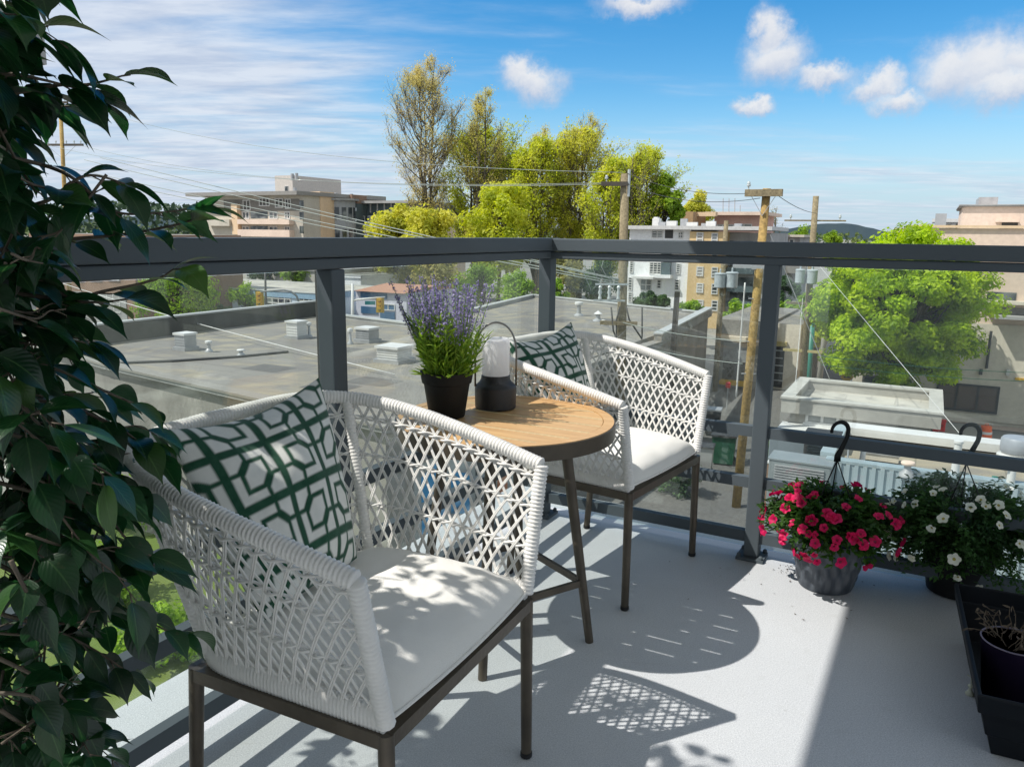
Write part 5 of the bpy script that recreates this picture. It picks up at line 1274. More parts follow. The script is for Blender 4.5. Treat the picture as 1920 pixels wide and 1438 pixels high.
# plant boxes left of the tan roof
def unit(name, label, cat, px, py, z, w, dpt, h, m, louv=None, cap=None):
    p = P(px, py, z); t = thing(name, label, cat, tuple(p), -R_(28))
    o = MB().box((0, 0, h / 2 - (z - GZ) / 2), (w, dpt, h + z - GZ)).build('housing', m, t); bv = o.modifiers.new('bevel', 'BEVEL'); bv.width = .02; bv.segments = 2
    if louv:
        b = MB()
        for k in range(7): b.box((0, -dpt / 2 - .012, h * (.15 + .11 * k)), (w * .8, .03, h * .06))
        b.build('louvre', louv, t)
    MB().box((0, 0, h + .015), (w * 1.04, dpt * 1.04, .03)).build('lid', cap or m, t); return t
unit('grey_plant_room', 'tall plain grey steel enclosure left of the tan roof', 'enclosure', 1490, 852, -3.2, .95, .6, .42, mat('slate_panel', (.22, .26, .29), (.2, .24, .27), 1, .5))
unit('louvre_unit', 'black louvred cooling unit beside the grey enclosure', 'cooling unit', 1540, 858, -3.0, .62, .5, .48, M['dframe'], mat('black_louvre', (.02, .03, .035), rough=.5))
unit('brick_chimney_box', 'brick stub with pale sloping cap at the left end of the metal sided building', 'chimney', 1457, 905, -3.4, .36, .34, .4, M['w_brick'], None, M['pwhite'])
unit('condenser_unit', 'pale grey air conditioning condenser box below the grey enclosure', 'cooling unit', 1500, 905, -3.2, 1.05, .6, .44, mat('condenser_grey', (.25, .28, .29), (.21, .24, .25), 2, .5), M['galv'])
# ------------------------------------------------------------------ I: peach building across the street
bi = bldg('peach_building', 'large peach stucco building with penthouse across the street at the right edge', 'building', P(1800, 800, GZ))
base = P(1790, 797, GZ); z1 = 1.62
c0 = base + GB * runto(base, GB, 1648, 700); IA = [c0, base + GB * 16, base + GB * 16 + GA * 14, c0 + GA * 14]
block(bi, 'wall', IA, GZ, z1, M['w_peach2'], M['roof3'])
fp = Vector((c0.x, c0.y, 0))
q, z2 = gb(1806, 388, 44, 2150, 8); block(bi, 'penthouse', q, z1 - .5, z2, M['w_peach2']); parapet(bi, 'penthouse_coping', q, z2, z2 + .05, .3, M['w_grey'], M['w_grey'])
slabface(bi, 'vent_slot', q[0], GB, 1878, 418, 1908, 427, .06, M['dframe']); slabface(bi, 'slot_hood', q[0], GB, 1866, 414, 1910, 417, .3, M['w_peach2'])
q, z2 = gb(1836, 370, 47, 1872, 4); block(bi, 'roof_plant', q, 2., z2, M['galv'])
slabface(bi, 'string_course', fp, GB, 1700, 423, 2000, 428, .12, M['w_peach'])
slabface(bi, 'window_recess', fp, GB, 1850, 548, 1905, 568, .03, M['pane']); slabface(bi, 'grey_band', fp, GB, 1842, 578, 2000, 592, .05, mat('warm_grey_band', (.25, .23, .22), rough=.8)); slabface(bi, 'canopy', fp, GB, 1840, 565, 2000, 571, .5, M['w_beige'])  # plain grey strip between the two canopies
slabface(bi, 'canopy', fp, GB, 1862, 592, 2000, 598, .9, M['w_grey'])
slabface(bi, 'lower_wall', fp, GB, 1600, 604, 2000, 790, .06, M['w_beige'])
wr = MB(); 
window(bi, fp - GA * .06, GB, 1754, 720, 1873, 771, 3, 1, M['dframe'], .09, mat('brown_shop_glass', (.13, .10, .085), (.09, .07, .06), .8, .2))
window(bi, fp - GA * .06, GB, 1616, 704, 1660, 735, 2, 1, M['dframe'], .09)
slabface(bi, 'stone_plinth', fp - GA * .06, GB, 1600, 772, 2000, 783, .14, M['w_beige'])
slabface(bi, 'wall_light', fp - GA * .06, GB, 1836, 692, 1842, 702, .15, M['dframe']); slabface(bi, 'wall_light', fp - GA * .06, GB, 1886, 692, 1893, 703, .15, M['frame']); slabface(bi, 'yellow_strip', fp - GA * .06, GB, 1903, 709, 1930, 713, .08, M['yellow'])
b = MB(); p = fp + GB * (onface(fp, GB, 1858, 620)[0]) - GA * .2; b.tube([(p.x, p.y, onface(fp, GB, 1858, 620)[1]), (p.x, p.y, onface(fp, GB, 1858, 690)[1])], .06, 6); b.build('drain_pipe', M['dframe'], bi, world=True)
q, zt = gb(1756, 417, 60, 1805, 6); bn = bldg('cream_block', 'small cream block with flat roof beside the peach penthouse', 'building', q[0])
block(bn, 'wall', q, GZ, zt, M['w_white']); block(bn, 'roof', [q[0] - GA * .4 - GB * .3, q[1] - GA * .4 + GB * .1, q[2], q[3] - GB * .3], zt + .003, zt + .25, M['pwhite']); window(bn, q[0], GB, 1760, 420, 1784, 428, 3, 1, sep=.06); slabface(bn, 'dark_door', q[0], GB, 1792, 420, 1803, 434, .04, M['dframe'])
for k in range(7):
    q_ = base + GB * rr.uniform(-3, 10) + GA * rr.uniform(1.5, 8); h_ = rr.uniform(.25, .8); MB().box((q_.x, q_.y, z1 + h_ / 2), (rr.uniform(.3, 1.2), rr.uniform(.3, .9), h_), rz=-R_(28)).build('roof_unit', M['galv'], bi, world=True)
# neighbouring balcony overhead at top left
Yb = 5.2; s0 = D(88, 122, Yb)
nb = thing('neighbour_balcony', 'underside corner and railing of a neighbouring balcony at the top left, behind leaves', 'balcony', tuple(s0))
sl = [s0, s0 - GB * 3.2, s0 - GB * 3.2 - GA * 2.4, s0 - GA * 2.4]
block(nb, 'slab', sl, s0.z, s0.z + .2, M['w_grey'])
b = MB(); c = s0 - GB * .1 - GA * .1
b.beam((c.x, c.y, s0.z + .2), (c.x, c.y, s0.z + 1.3), .05, .05, up=(1, 0, 0)); b.build('post', M['rail'], nb, world=True)
for z_ in (.32, .62, 1.25):
    b = MB(); e = c - GB * 3; b.beam((c.x, c.y, s0.z + z_), (e.x, e.y, s0.z + z_), .03, .03); e = c - GA * 2.2; b.beam((c.x, c.y, s0.z + z_ + .004), (e.x, e.y, s0.z + z_ + .004), .03, .03); b.build('guard_rail', M['rail'], nb, world=True)
# ================================================================== trees and shrubs
def leaf_tree(name, label, base, top, r, lm, n=4200, ls=.22, cz=None, rz=None, cat='tree', group=None, seed=1, trunk=.14, lobes=26, squash=1., bark=None, dens=.5, low=None, lob=(.22, .42), pear=.25):
    """base: ground point; top: crown top z; r: crown radius."""
    rg_ = random.Random(seed); base = Vector(base)
    t = thing(name, label, cat, tuple(base), 0, group)
    Ht = top - base.z
    rz = rz or min(r * 1.1, Ht * .5); cz = (top - base.z - rz) if cz is None else cz
    tr = MB()
    if trunk:
        tr.tube([(0, 0, -.05), (.05 * r, .02 * r, cz * .5), (0, .03 * r, cz), (.05 * r, 0, cz + rz * .5)], [trunk * 1.25, trunk, trunk * .7, trunk * .25], 8)
    cs = []
    for k in range(lobes):
        v = Vector((rg_.gauss(0, 1), rg_.gauss(0, 1), rg_.gauss(0, 1))).normalized() * (rg_.uniform(.45, .92))
        kk = 1 - pear * max(0., v.z) ** 1.3; c = Vector((v.x * r * kk, v.y * r * kk, cz + v.z * rz)); cs.append((c, rg_.uniform(*lob) * r))
        if trunk:
            s = Vector((0, .02 * r, cz * rg_.uniform(.55, 1.1))); tr.tube([s, s.lerp(c, .5) + Vector((0, 0, -.06 * r)), c], [trunk * .45, trunk * .25, trunk * .06], 5)
    if trunk: tr.build('trunk', bark or M['bark'], t, smooth=True)
    b = MB()
    for k in range(n):
        c, lr = cs[rg_.randrange(lobes)]
        v = Vector((rg_.gauss(0, 1), rg_.gauss(0, 1), rg_.gauss(0, 1))).normalized(); q = c + Vector((v.x, v.y, v.z * squash)) * lr * (rg_.random() ** dens)
        if low is not None and q.z < low: continue
        nrm = (v + Vector((rg_.gauss(0, .6), rg_.gauss(0, .6), .6 + rg_.gauss(0, .5)))).normalized(); u = nrm.orthogonal().normalized()
        a = rg_.uniform(0, 6.28); w = nrm.cross(u); u, w = u * math.cos(a) + w * math.sin(a), w * math.cos(a) - u * math.sin(a); s = ls * rg_.uniform(.6, 1.3)
        b.add([q - u * s * .6, q + w * s * .32 + nrm * s * .06, q + u * s * .6, q - w * s * .32 + nrm * s * .06], [(0, 1, 2, 3)])
    b.build('crown', lm, t); return t
L_big = leafmat('bright_spring_leaf', (.38, .53, .014), (.50, .62, .02), .5, .45, .5, (.17, .28, .012), fscale=1.1)
L_yel = leafmat('yellow_spring_leaf', (.46, .50, .05), (.58, .58, .08), .25, .5, .6, (.34, .40, .04), fscale=.8)
L_och = leafmat('ochre_young_leaf', (.52, .51, .07), (.60, .57, .10), .25, .5, .6, (.40, .42, .06), fscale=.8)
L_grn = leafmat('mid_green_leaf', (.22, .35, .03), (.33, .45, .035), .3, .42, .6, (.14, .23, .025), fscale=.9)
L_drk = leafmat('deep_green_leaf', (0.056, 0.120, 0.035), (0.096, 0.176, 0.040), .3, .3, .6, (0.040, 0.080, 0.032), fscale=.9)
L_brn = leafmat('brownish_budding_leaf', (.34, .32, .11), (.40, .36, .12), .3, .35, .6, (.22, .22, .08), fscale=.9)
L_hdg = leafmat('fresh_hedge_leaf', (.26, .42, .02), (.36, .52, .03), .6, .4, .5, (.14, .25, .02), fscale=2.)
def T(name, label, px, ptop, pw, Y, lm, n=3000, ls=.3, seed=1, cat='tree', squash=1., pbot=None, trunk=.16, lobes=26, group=None, **kw):
    top = D(px, ptop, Y); r = pw / 2 / F * Y
    rz = None if pbot is None else (top.z - D(px, pbot, Y).z) / 2
    return leaf_tree(name, label, (top.x, Y, GZ), top.z, r, lm, n, ls, seed=seed, cat=cat, trunk=trunk, lobes=lobes, rz=rz, group=group, squash=squash, **kw)
# the big street tree: flattened tiers of foliage
T('street_tree', 'big round bright green street tree in front of the peach building', 1708, 408, 330, 31, L_big, 115000, .15, 3, pbot=742, trunk=.22, lobes=190, squash=.6, lob=(.13, .27), pear=.3)
T('street_tree', 'yellow green tree standing beside the flat roof, left of the pale blue building', 325, 478, 160, 50, L_grn, 9000, .17, 4, pbot=640, lobes=40)
T('street_tree', 'small lime green pavement tree in front of the pale blue building', 458, 531, 66, 62, L_hdg, 2600, .16, 5, pbot=580, trunk=.07, lobes=18)
T('street_tree', 'dark leaved tree beside the yellow green one, left of the pale blue building', 396, 540, 60, 56, L_drk, 1800, .17, 6, pbot=622, trunk=.1, lobes=16)
grp = 'trees behind the railing'
specs = [
 ('ochre bushy tree left of the tall bare trees, beside the apartment complex', 738, 380, 110, 78, L_och, 500, 11),
 ('ochre shrubby tree at the foot of the tallest bare tree', 800, 385, 130, 74, L_och, 520, 12),
 ('bright green rounded tree right behind the second tall bare tree', 952, 255, 80, 99, L_grn, 470, 19),
 ('yellow leafy tree low behind the left end of the corner post', 935, 315, 140, 82, L_yel, 540, 14),
 ('deep yellow tree at the right end of the grove above the white flats', 1250, 318, 76, 84, L_grn, 500, 20),
 ('small orange tinted tree behind the cedar screen', 1308, 362, 64, 120, L_och, 450, 21),
]
for lb, px, pt, pw, Y, lm, pb, sd_ in specs: T('broadleaf_tree', lb, px, pt, pw, Y, lm, 14000, .34, sd_, pbot=pb, lobes=44, group=grp)
sh = [
 ('brown budding shrub behind the lilac shop', 735, 478, 120, 80, L_brn, 560, 31), ('brownish shrub seen under the rail above the lavender', 830, 482, 110, 70, L_brn, 575, 32),
 ('fresh green bush left of the corner post under the rail', 905, 495, 110, 60, L_grn, 575, 33), ('bright green bush against the corner post', 975, 510, 80, 57, L_hdg, 580, 34),
 ('brown green tree right of the corner post under the rail', 1065, 470, 90, 60, L_brn, 575, 35), ('yellow bush at the foot of the brown green tree', 1045, 525, 44, 56, L_hdg, 580, 36),
 ('dark green bush left of the first pole', 1125, 480, 90, 60, L_drk, 590, 37), ('dark shrub in front of the white flats', 1212, 542, 46, 60, L_drk, 590, 38),
 ('second dark shrub in front of the white flats, right of the first', 1240, 550, 36, 60, L_drk, 590, 39), ('lime hedge in front of the tan bay', 1300, 566, 60, 56, L_hdg, 600, 40),
 ('lime hedge right of the tan bay behind the garage', 1390, 562, 70, 52, L_hdg, 612, 41), ('bright hedge right of the main pole', 1470, 560, 76, 50, L_hdg, 612, 42),
 ('dark bush under the low grey flats', 1475, 520, 60, 62, L_drk, 580, 43), ('green bush left of the big street tree', 1545, 498, 80, 44, L_grn, 640, 44),
 ('yellowish bush beside the teal post', 1535, 560, 50, 41, L_yel, 660, 45), ('green tree top beside the low flats on the horizon', 1500, 425, 60, 120, L_grn, 480, 46),
 ('small round green tree in front of the far hill', 1566, 432, 40, 130, L_grn, 470, 47),
 ('green shrubs left of the grey hall windows', 500, 488, 60, 80, L_drk, 530, 48), ('bright green shrub right of the grey hall windows', 555, 486, 70, 78, L_grn, 525, 49)]
for lb, px, pt, pw, Y, lm, pb, sd_ in sh: T('bush', lb, px, pt, pw, Y, lm, 4200, .20 if Y < 70 else .28, sd_, cat='bush', pbot=pb, lobes=22, trunk=.08)
# near greenery at the foot of the building, seen through the low panes
def nearbush(label, px, py, w, h, seed, lm, n=2600, ls=.11):
    p = P(px, py, GZ); leaf_tree('shrub', label, tuple(p), GZ + h, w, lm, n, ls, seed=seed, cat='shrub', trunk=.05, lobes=22, rz=h * .5, cz=h * .5)
nearbush('bright green shrub far below the left glass, behind the chair back', 235, 990, 1.2, 1.6, 61, L_hdg)
nearbush('lime shrub below the left glass, nearest the potted tree', 205, 1130, 1.0, 1.3, 62, L_hdg)
nearbush('green shrub below the lowest left glass pane', 300, 1250, .9, 1.1, 63, L_hdg)
nearbush('grassy bush beside the alley below the second post', 1448, 905, .5, 1.5, 64, L_hdg)
nearbush('dark green shrub in the alley shade behind the far chair', 1270, 925, .8, 1.3, 65, L_drk)
# tall bare-branched trees just leafing out
def bare_tree(label, px, ptop, pw, Y, seed, stems=3, lm=None, nl=2, br=26, pbase=None, ls=(.04, .10), grp='tall trees just coming into leaf', name='tall_bare_tree'):
    rg_ = random.Random(seed); top = D(px, ptop, Y); base = Vector((top.x, Y, GZ)); Ht = top.z - GZ; sp = pw / 2 / F * Y
    t = thing(name, label, 'tree', tuple(base), 0, grp)
    tr = MB(); lf = MB()
    def seg(p, d, L, r, lvl, upw):
        pts = [p]; k = 5 if lvl < 2 else 3
        for i in range(k):
            d = (d + Vector((rg_.gauss(0, .10), rg_.gauss(0, .10), upw))).normalized(); pts.append(pts[-1] + d * L / k)
        tr.tube(pts, [r * (1 - .75 * i / k) for i in range(k + 1)], 6 if lvl == 0 else (4 if lvl == 1 else 3), cap=False); return pts
    def leafy(p, n_):
        for _ in range(n_):
            q = p + Vector((rg_.gauss(0, .3), rg_.gauss(0, .3), rg_.gauss(0, .3))); u = Vector((rg_.gauss(0, 1), rg_.gauss(0, 1), rg_.gauss(0, 1))).normalized(); w = u.orthogonal().normalized(); s = rg_.uniform(*ls)
            lf.add([q - u * s, q + w * s * .6, q + u * s, q - w * s * .6], [(0, 1, 2, 3)])
    for s_ in range(stems):
        a = s_ * 6.28 / stems + .4; off = Vector((math.cos(a), math.sin(a) * .6, 0)) * (sp * .17 if stems > 1 else 0)
        p = Vector((off.x * .25, off.y * .25, 0)); hh = Ht * (1.0 if s_ == 0 else rg_.uniform(.9, .98)); pts = []
        for i in range(13):
            f = i / 12; q = Vector((off.x * (.25 + .9 * f ** .7) + rg_.gauss(0, .12), off.y * (.25 + .9 * f) + rg_.gauss(0, .12), hh * f)); pts.append(q)
        r0 = .30 if stems > 1 else .36
        tr.tube(pts, [max(.035, r0 * (1 - .92 * i / 12)) for i in range(13)], 7)
        for k in range(br):
            f = .22 + .76 * (k + rg_.random()) / br; i = min(11, int(f * 12)); p = pts[i].lerp(pts[i + 1], f * 12 - i)
            # crown profile: widest about two thirds up, rounded top
            prof_ = max(.18, math.sin(math.pi * min(1., (f * .93 + .05)) ** 1.25)) * (1.0 if f > .45 else .9)
            L = sp * prof_ * rg_.uniform(.75, 1.15) * (1.25 if f < .9 else 1.); a = rg_.uniform(0, 6.283)
            d = Vector((math.cos(a), math.sin(a), rg_.uniform(.25, .7))).normalized()
            b1 = seg(p, d, L, .085 * (1.15 - f) + .03, 1, .20)
            for j in range(9):
                u = rg_.uniform(.3, 1.); i1 = min(4, int(u * 5)); q = b1[i1].lerp(b1[i1 + 1], u * 5 - i1)
                d2 = (b1[i1 + 1] - b1[i1]).normalized() + Vector((rg_.gauss(0, .55), rg_.gauss(0, .55), rg_.gauss(.2, .3))); L2 = L * rg_.uniform(.22, .42)
                b2 = seg(q, d2.normalized(), L2, .030, 2, .16)
                for m_ in range(5):
                    u = rg_.uniform(.25, 1.); i2 = min(2, int(u * 3)); q2 = b2[i2].lerp(b2[i2 + 1], u * 3 - i2); d3 = (b2[i2 + 1] - b2[i2]).normalized() + Vector((rg_.gauss(0, .5), rg_.gauss(0, .5), rg_.gauss(.25, .3)))
                    b3 = q2 + d3.normalized() * L2 * rg_.uniform(.3, .6); tr.tube([q2, b3], [.016, .008], 3, cap=False); leafy(b3, nl)
    tr.build('trunk', M['bare_bark'], t, smooth=True); lf.build('crown', lm, t); return t
M['bare_bark'] = mat('grey_branch_bark', (.16, .14, .105), (.10, .085, .065), .6, .9)
L_bud = leafmat('tan_bud_leaf', (.58, .47, .20), (.52, .46, .16), .2, .4, .6)
L_bud2 = leafmat('gold_bud_leaf', (.56, .47, .13), (.50, .46, .11), .2, .4, .6)
bare_tree('tallest bare tree with three dark stems, leftmost of the tall trees', 797, 108, 140, 92, 71, 3, L_bud, 6, 32)
bare_tree('second tallest bare tree with a narrow rounded crown', 903, 162, 92, 90, 72, 2, L_bud2, 5, 28)
bare_tree('slim bare tree behind the railing corner', 1012, 240, 78, 94, 73, 2, L_bud2, 5, 24)
bare_tree('twin crowned bare tree right of the railing corner', 1092, 217, 110, 97, 74, 3, L_bud2, 5, 24)
bare_tree('lower bare tree with green tinged crown behind the first wooden pole', 1196, 276, 90, 83, 75, 2, L_yel, 4, 22)
bare_tree('small leafless tree on the horizon right of the main pole', 1456, 388, 40, 130, 76, 1, L_brn, 1, 12)
bare_tree('yellow green tree between the two tallest bare trees', 893, 250, 150, 96, 13, 3, L_yel, 6, 24, ls=(.07, .17), grp=grp, name='leafing_tree')
bare_tree('golden green tree directly behind the railing corner', 1008, 262, 108, 88, 15, 3, L_yel, 6, 24, ls=(.07, .17), grp=grp, name='leafing_tree')
bare_tree('dense ochre yellow tree in the middle of the grove', 1082, 245, 132, 90, 16, 3, L_och, 6, 24, ls=(.07, .17), grp=grp, name='leafing_tree')
bare_tree('green tree left of the first wooden pole', 1142, 300, 100, 84, 17, 3, L_yel, 6, 24, ls=(.07, .17), grp=grp, name='leafing_tree')
bare_tree('bright yellow green tree behind the first wooden pole', 1207, 285, 118, 86, 18, 3, L_yel, 6, 24, ls=(.07, .17), grp=grp, name='leafing_tree')
# ================================================================== poles, wires and street furniture
def pole(label, pt, pb, Yt, r, m, zb=GZ, full=True, rt=.75):
    a = D(pt[0], pt[1], Yt); b = D(pb[0], pb[1], Yt)
    if full:
        k = (a.z - zb) / (a.z - b.z); b = a + (b - a) * k
    t = thing('utility_pole', label, 'utility pole', tuple(b), 0, 'wooden utility poles')
    MB().tube([(0, 0, -.1), (a - b) * .5, a - b], [r, r * (1 + rt) / 2, r * rt], 14).build('shaft', m, t, smooth=True)
    return t, b, a
def arm(t, o, p, d, L, w=.12, h=.14, m=None, ins=(), braces=True, bl=.55):
    q = Vector(p) - Vector(o); b = MB(); b.beam(q - d * L / 2, q + d * L / 2, w, h); b.build('crossarm', m or M['pole_d'], t)
    if braces:
        for s in (-1, 1):
            b = MB(); b.beam(q + d * s * L * .32 - Vector((0, 0, h / 2)), q - Vector((0, 0, bl)), .03, .012); b.build('brace', M['galv'], t)
    for f in ins:
        b = MB(); b.lathe([(.02, 0), (.02, .08), (.055, .09), (.06, .13), (.04, .15), (.05, .17), (.03, .22), (.005, .22)], q + d * f * L + Vector((0, 0, h / 2)), 10); b.build('insulator', M['insul'], t, smooth='auto')
def can(t, o, p, r, h, m=None):
    q = Vector(p) - Vector(o); b = MB(); b.lathe([(r * .8, 0), (r, .04), (r, h * .9), (r * 1.06, h * .9), (r * 1.06, h * .95), (r * .9, h), (.02, h * 1.02)], q, 20); b.lathe([(.05, h), (.03, h * 1.12), (.05, h * 1.16), (.02, h * 1.3)], q, 8); b.build('transformer_can', m or M['can'], t, smooth='auto')
p0t, o0, a0 = pole('old pole with two crossarms against the sky at the left edge', (112, 178), (118, 300), 55, .16, M['pole_y'])
arm(p0t, o0, D(100, 193, 55), az(100), 2.2, ins=(-.4, -.2, .2, .4)); arm(p0t, o0, D(115, 272, 55), az(97), 3.2, ins=(-.45, -.3, -.12, .12, .3, .45), bl=.9)
p1t, o1, a1 = pole('tall wooden pole rising from the flat roof edge with cable loops', (1172, 326), (1165, 640), 27.5, .19, M['pole'])
for (x, y) in ((1152, 345),):
    c = D(x, y, 27.4); arm(p1t, o1, (c + a1 * 0), az(95), .9, braces=False, ins=(-.3,))
b = MB(); c = D(1180, 318, 27.4) - o1; b.tube([c, c - Vector((0, 0, .9))], .05, 8); b.build('cutout', M['insul'], p1t)
fr = MB(); base_ = D(1145, 547, 27.3) - o1
for i in range(3):
    q = base_ + Vector((-.38 + .32 * i, -.1, 0)); fr.lathe([(.03, -.28), (.07, -.24), (.04, -.12), (.07, -.02), (.04, .08), (.07, .16), (.03, .22)], q, 10)
fr.beam(base_ + Vector((-.55, -.1, .26)), base_ + Vector((.6, -.05, .26)), .06, .06); fr.beam(base_ + Vector((-.6, -.1, -.3)), base_ + Vector((.5, -.1, -.3)), .06, .06)
fr.build('switch_rack', M['insul'], p1t, smooth='auto')
for i, (x0, y0, xm, ym, x1, y1) in enumerate(((1100, 482, 1095, 545, 1122, 532), (1117, 480, 1112, 530, 1136, 527), (1135, 482, 1128, 520, 1148, 528))):
    pts = [D(x0 - 2, y0, 27.2) - o1, D(xm, (y0 + ym) / 2, 27.2) - o1, D((xm + x1) / 2, ym, 27.2) - o1, D(x1, y1, 27.2) - o1]
    b = MB(); b.tube(pts, .012, 5); b.build('jumper_cable', M['wire'], p1t, smooth=True)
for (sx, sy) in ((-1, 0), (1, 0)):
    pts = [D(1168 + sx * 6, 575, 27.2) - o1, D(1168 + sx * 12, 600, 27.2) - o1, D(1180 + sx * 24, 636, 27.2) - o1, D(1204 if sx > 0 else 1150, 620, 27.2) - o1, D(1204 if sx > 0 else 1146, 576, 27.2) - o1]
    b = MB(); b.tube(pts, .03, 6); b.build('cable_loop', M['wire_d'], p1t, smooth=True)
arm(p1t, o1, D(1160, 606, 27.2), az(100), 1.3, m=M['pole'], braces=True, bl=.5)
p2t, o2, a2 = pole('yellowish main utility pole with a heavy top crossarm beside the railing post', (1438, 354), (1380, 950), 22.3, .132, M['pole_y'], rt=.85)
arm(p2t, o2, D(1432, 362, 22.2), az(118), 1.0, .17, .19, M['pole'], ins=(-.42,), bl=.62)
b = MB()
for y in (470, 505, 560, 640, 700): 
    q = D(1437 - (y - 354) * .0975, y, 22.3) - o2; b.tube([q + Vector((-.22, -.05, 0)), q + Vector((.22, -.05, 0))], .018, 6)
b.build('step_bolts', M['galv'], p2t)
arm(p2t, o2, D(1405, 500, 22.1), az(118), .9, .08, .1, M['galv'], ins=(-.45, -.2, .1), braces=False)
p3t, o3, a3 = pole('pole with two pale transformer cans beside the second railing post', (1530, 368), (1506, 705), 33, .155, M['pole'])
arm(p3t, o3, D(1528, 414, 33), az(105), 2.4, .08, .06, M['pole'], braces=False, ins=(-.4, .4))
can(p3t, o3, D(1499, 532, 32.7), .19, .60); can(p3t, o3, D(1521, 533, 32.6), .22, .60)
arm(p3t, o3, D(1505, 658, 33), az(118), 1.6, .09, .11, mat('yellowed_arm', (.50, .42, .2), rough=.8), braces=False); arm(p3t, o3, D(1512, 569, 33), az(105), 1.6, .09, .1, M['pole'], braces=False)
p4t, o4, a4 = pole('thin grey pole half hidden by the big street tree', (1563, 488), (1552, 580), 37, .14, mat('grey_concrete_pole', (.40, .38, .33), rough=.8)); arm(p4t, o4, D(1558, 549, 37), az(100), .6, .06, .06, M['galv'], braces=False)
p5t, o5, a5 = pole('short dark pole stub standing against the edge of the flat roof', (1270, 547), (1262, 660), 28, .13, M['pole_d'])
arm(p5t, o5, D(1268, 580, 28), az(110), .4, .05, .06, M['galv'], braces=False)
p6t, o6, a6 = pole('slim pole carrying two blue grey transformer cans in front of the tan bay', (1362, 414), (1352, 560), 40, .15, M['pole'])
can(p6t, o6, D(1349, 540, 39.7), .28, .75); can(p6t, o6, D(1371, 540, 39.6), .30, .80)
wn = 0
def wire(label, a, b, sag=.6, r=.012, m=None, grp='overhead wires'):
    a, b = Vector(a), Vector(b); pts = [a.lerp(b, i / 14) - Vector((0, 0, sag * 4 * (i / 14) * (1 - i / 14))) for i in range(15)]
    o = MB().tube(pts, r, 5).build('overhead_wire', m or M['wire'], smooth=True); return tag(o, label, 'wire', grp)
wire('uppermost thin wire from the left pole to the top of the first wooden pole', D(125, 190, 55), D(1168, 324, 27.4), 1.0, .011)
W2 = 'thin wire strung across the grove to the short arm on the first wooden pole'
wire(W2, D(80, 270, 55), D(1145, 343, 27.4), .9, .011); wire(W2, D(150, 273, 55), D(1158, 345, 27.4), .9, .011)
W3 = 'pale cable slanting down past the apartment complex to the first wooden pole'
for dy, dx in ((0, 0), (10, 0), (-12, 40), (-16, 70)): wire(W3, D(118 + dx, 312 + dy, 55), D(1160, 530 + dy * .4, 27.3), .1, .02)
W4 = 'thin wire running from the first wooden pole to the main pole over the pink flats'
wire(W4, D(1176, 325, 27.4), D(1420, 362, 22.2), .25, .009, M['wire_d']); wire(W4, D(1176, 345, 27.4), D(1425, 372, 22.2), .3, .009, M['wire_d'])
wire('dark wire running right from the main pole top towards the second pole', D(1456, 365, 22.2), D(1530, 400, 33), .1, .01, M['wire_d'])
wire('white service cable slanting over the mossy parapet onto the flat roof', D(60, 512, 50), P(740, 702, RZ + .1), .2, .018, M['pwhite'])
W5 = 'pale cable crossing the grey concrete alley wall between the poles'
wire(W5, D(1165, 604, 27.2), D(1400, 640, 22.2), .1, .014); wire(W5, D(1165, 640, 27.2), D(1392, 682, 22.2), .1, .014)
wire('white guy wire with a pale insulator slanting down across the big street tree', D(1519, 478, 33), D(1818, 835, 16.2), 0., .008, M['pwhite'])
wire('white guy wire slanting down from the main pole top to the kiosk', D(1444, 440, 22.3), D(1556, 712, 24), 0., .012, M['pwhite'])
wire('thin loose cable hanging between the transformer pole and the railing post', D(1505, 560, 32), D(1490, 735, 24.5), .3, .01, M['pwhite'])
for lb, x0, y0, x1, y1, Y in (('pale wooden conduit running down beside the main pole', 1397, 530, 1380, 745, 23),):
    wire(lb, D(x0, y0, Y), D(x1, y1, Y), 0, .025, M['pwhite'])
W6 = 'thin dark street wire passing behind the kiosk under the big street tree'
for dy in (0, 16): wire(W6, D(1540, 668 + dy, 27.5), D(1960, 700 + dy, 27.5), .1, .012, M['dkgreen'])
# traffic signals and lamp posts beyond the flat roof
def signal(label, px, py, Y, h, back=True):
    p = D(px, py, Y); t = thing('traffic_signal', label, 'traffic light', tuple(p), 0, 'traffic signals')
    MB().box((0, 0, 0), (h * .36, h * .3, h)).build('housing', M['yellow'], t)
    for k, cm in enumerate(((.25, .01, .01), (.3, .16, .01), (.01, .12, .05))):
        MB().tube([(0, -h * .15, h * (.31 - .31 * k)), (0, -h * .19, h * (.31 - .31 * k))], h * .12, 12).build('lens', mat('lens_%d_%d' % (k, px), cm, rough=.3), t)
        MB().tube([(0, -h * .15, h * (.31 - .31 * k) + h * .10), (0, -h * .32, h * (.31 - .31 * k) + h * .09)], (h * .13), 8).build('visor', M['yellow'], t)
    if back: MB().box((0, h * .17, 0), (h * .62, .02, h * 1.2)).build('backboard', mat('backboard_%d' % px, (.55, .40, .05), rough=.6), t)
    return t
def mast(label, base_px, Y, pts_px, r=.09, m=None, extra=None):
    pts = [D(x, y, Y) for x, y in pts_px]; o = Vector((pts[0].x, Y, GZ)); t = thing('signal_mast', label, 'signal mast', tuple(o), 0)
    MB().tube([(0, 0, 0)] + [q - o for q in pts], [r * 1.3] + [r * (1 - .5 * i / len(pts)) for i in range(len(pts))], 10).build('mast', m or mat('mast_grey', (.20, .22, .23), rough=.5), t, smooth=True); return t, o
mast('curved grey signal mast arching over the pale blue building', None, 58, [(562, 590), (561, 568), (556, 555), (546, 547), (532, 544), (500, 546), (488, 548)])
mast('straight dark lamp post in front of the pale blue building', None, 60, [(499, 600), (497, 498)], .1, M['dframe'])
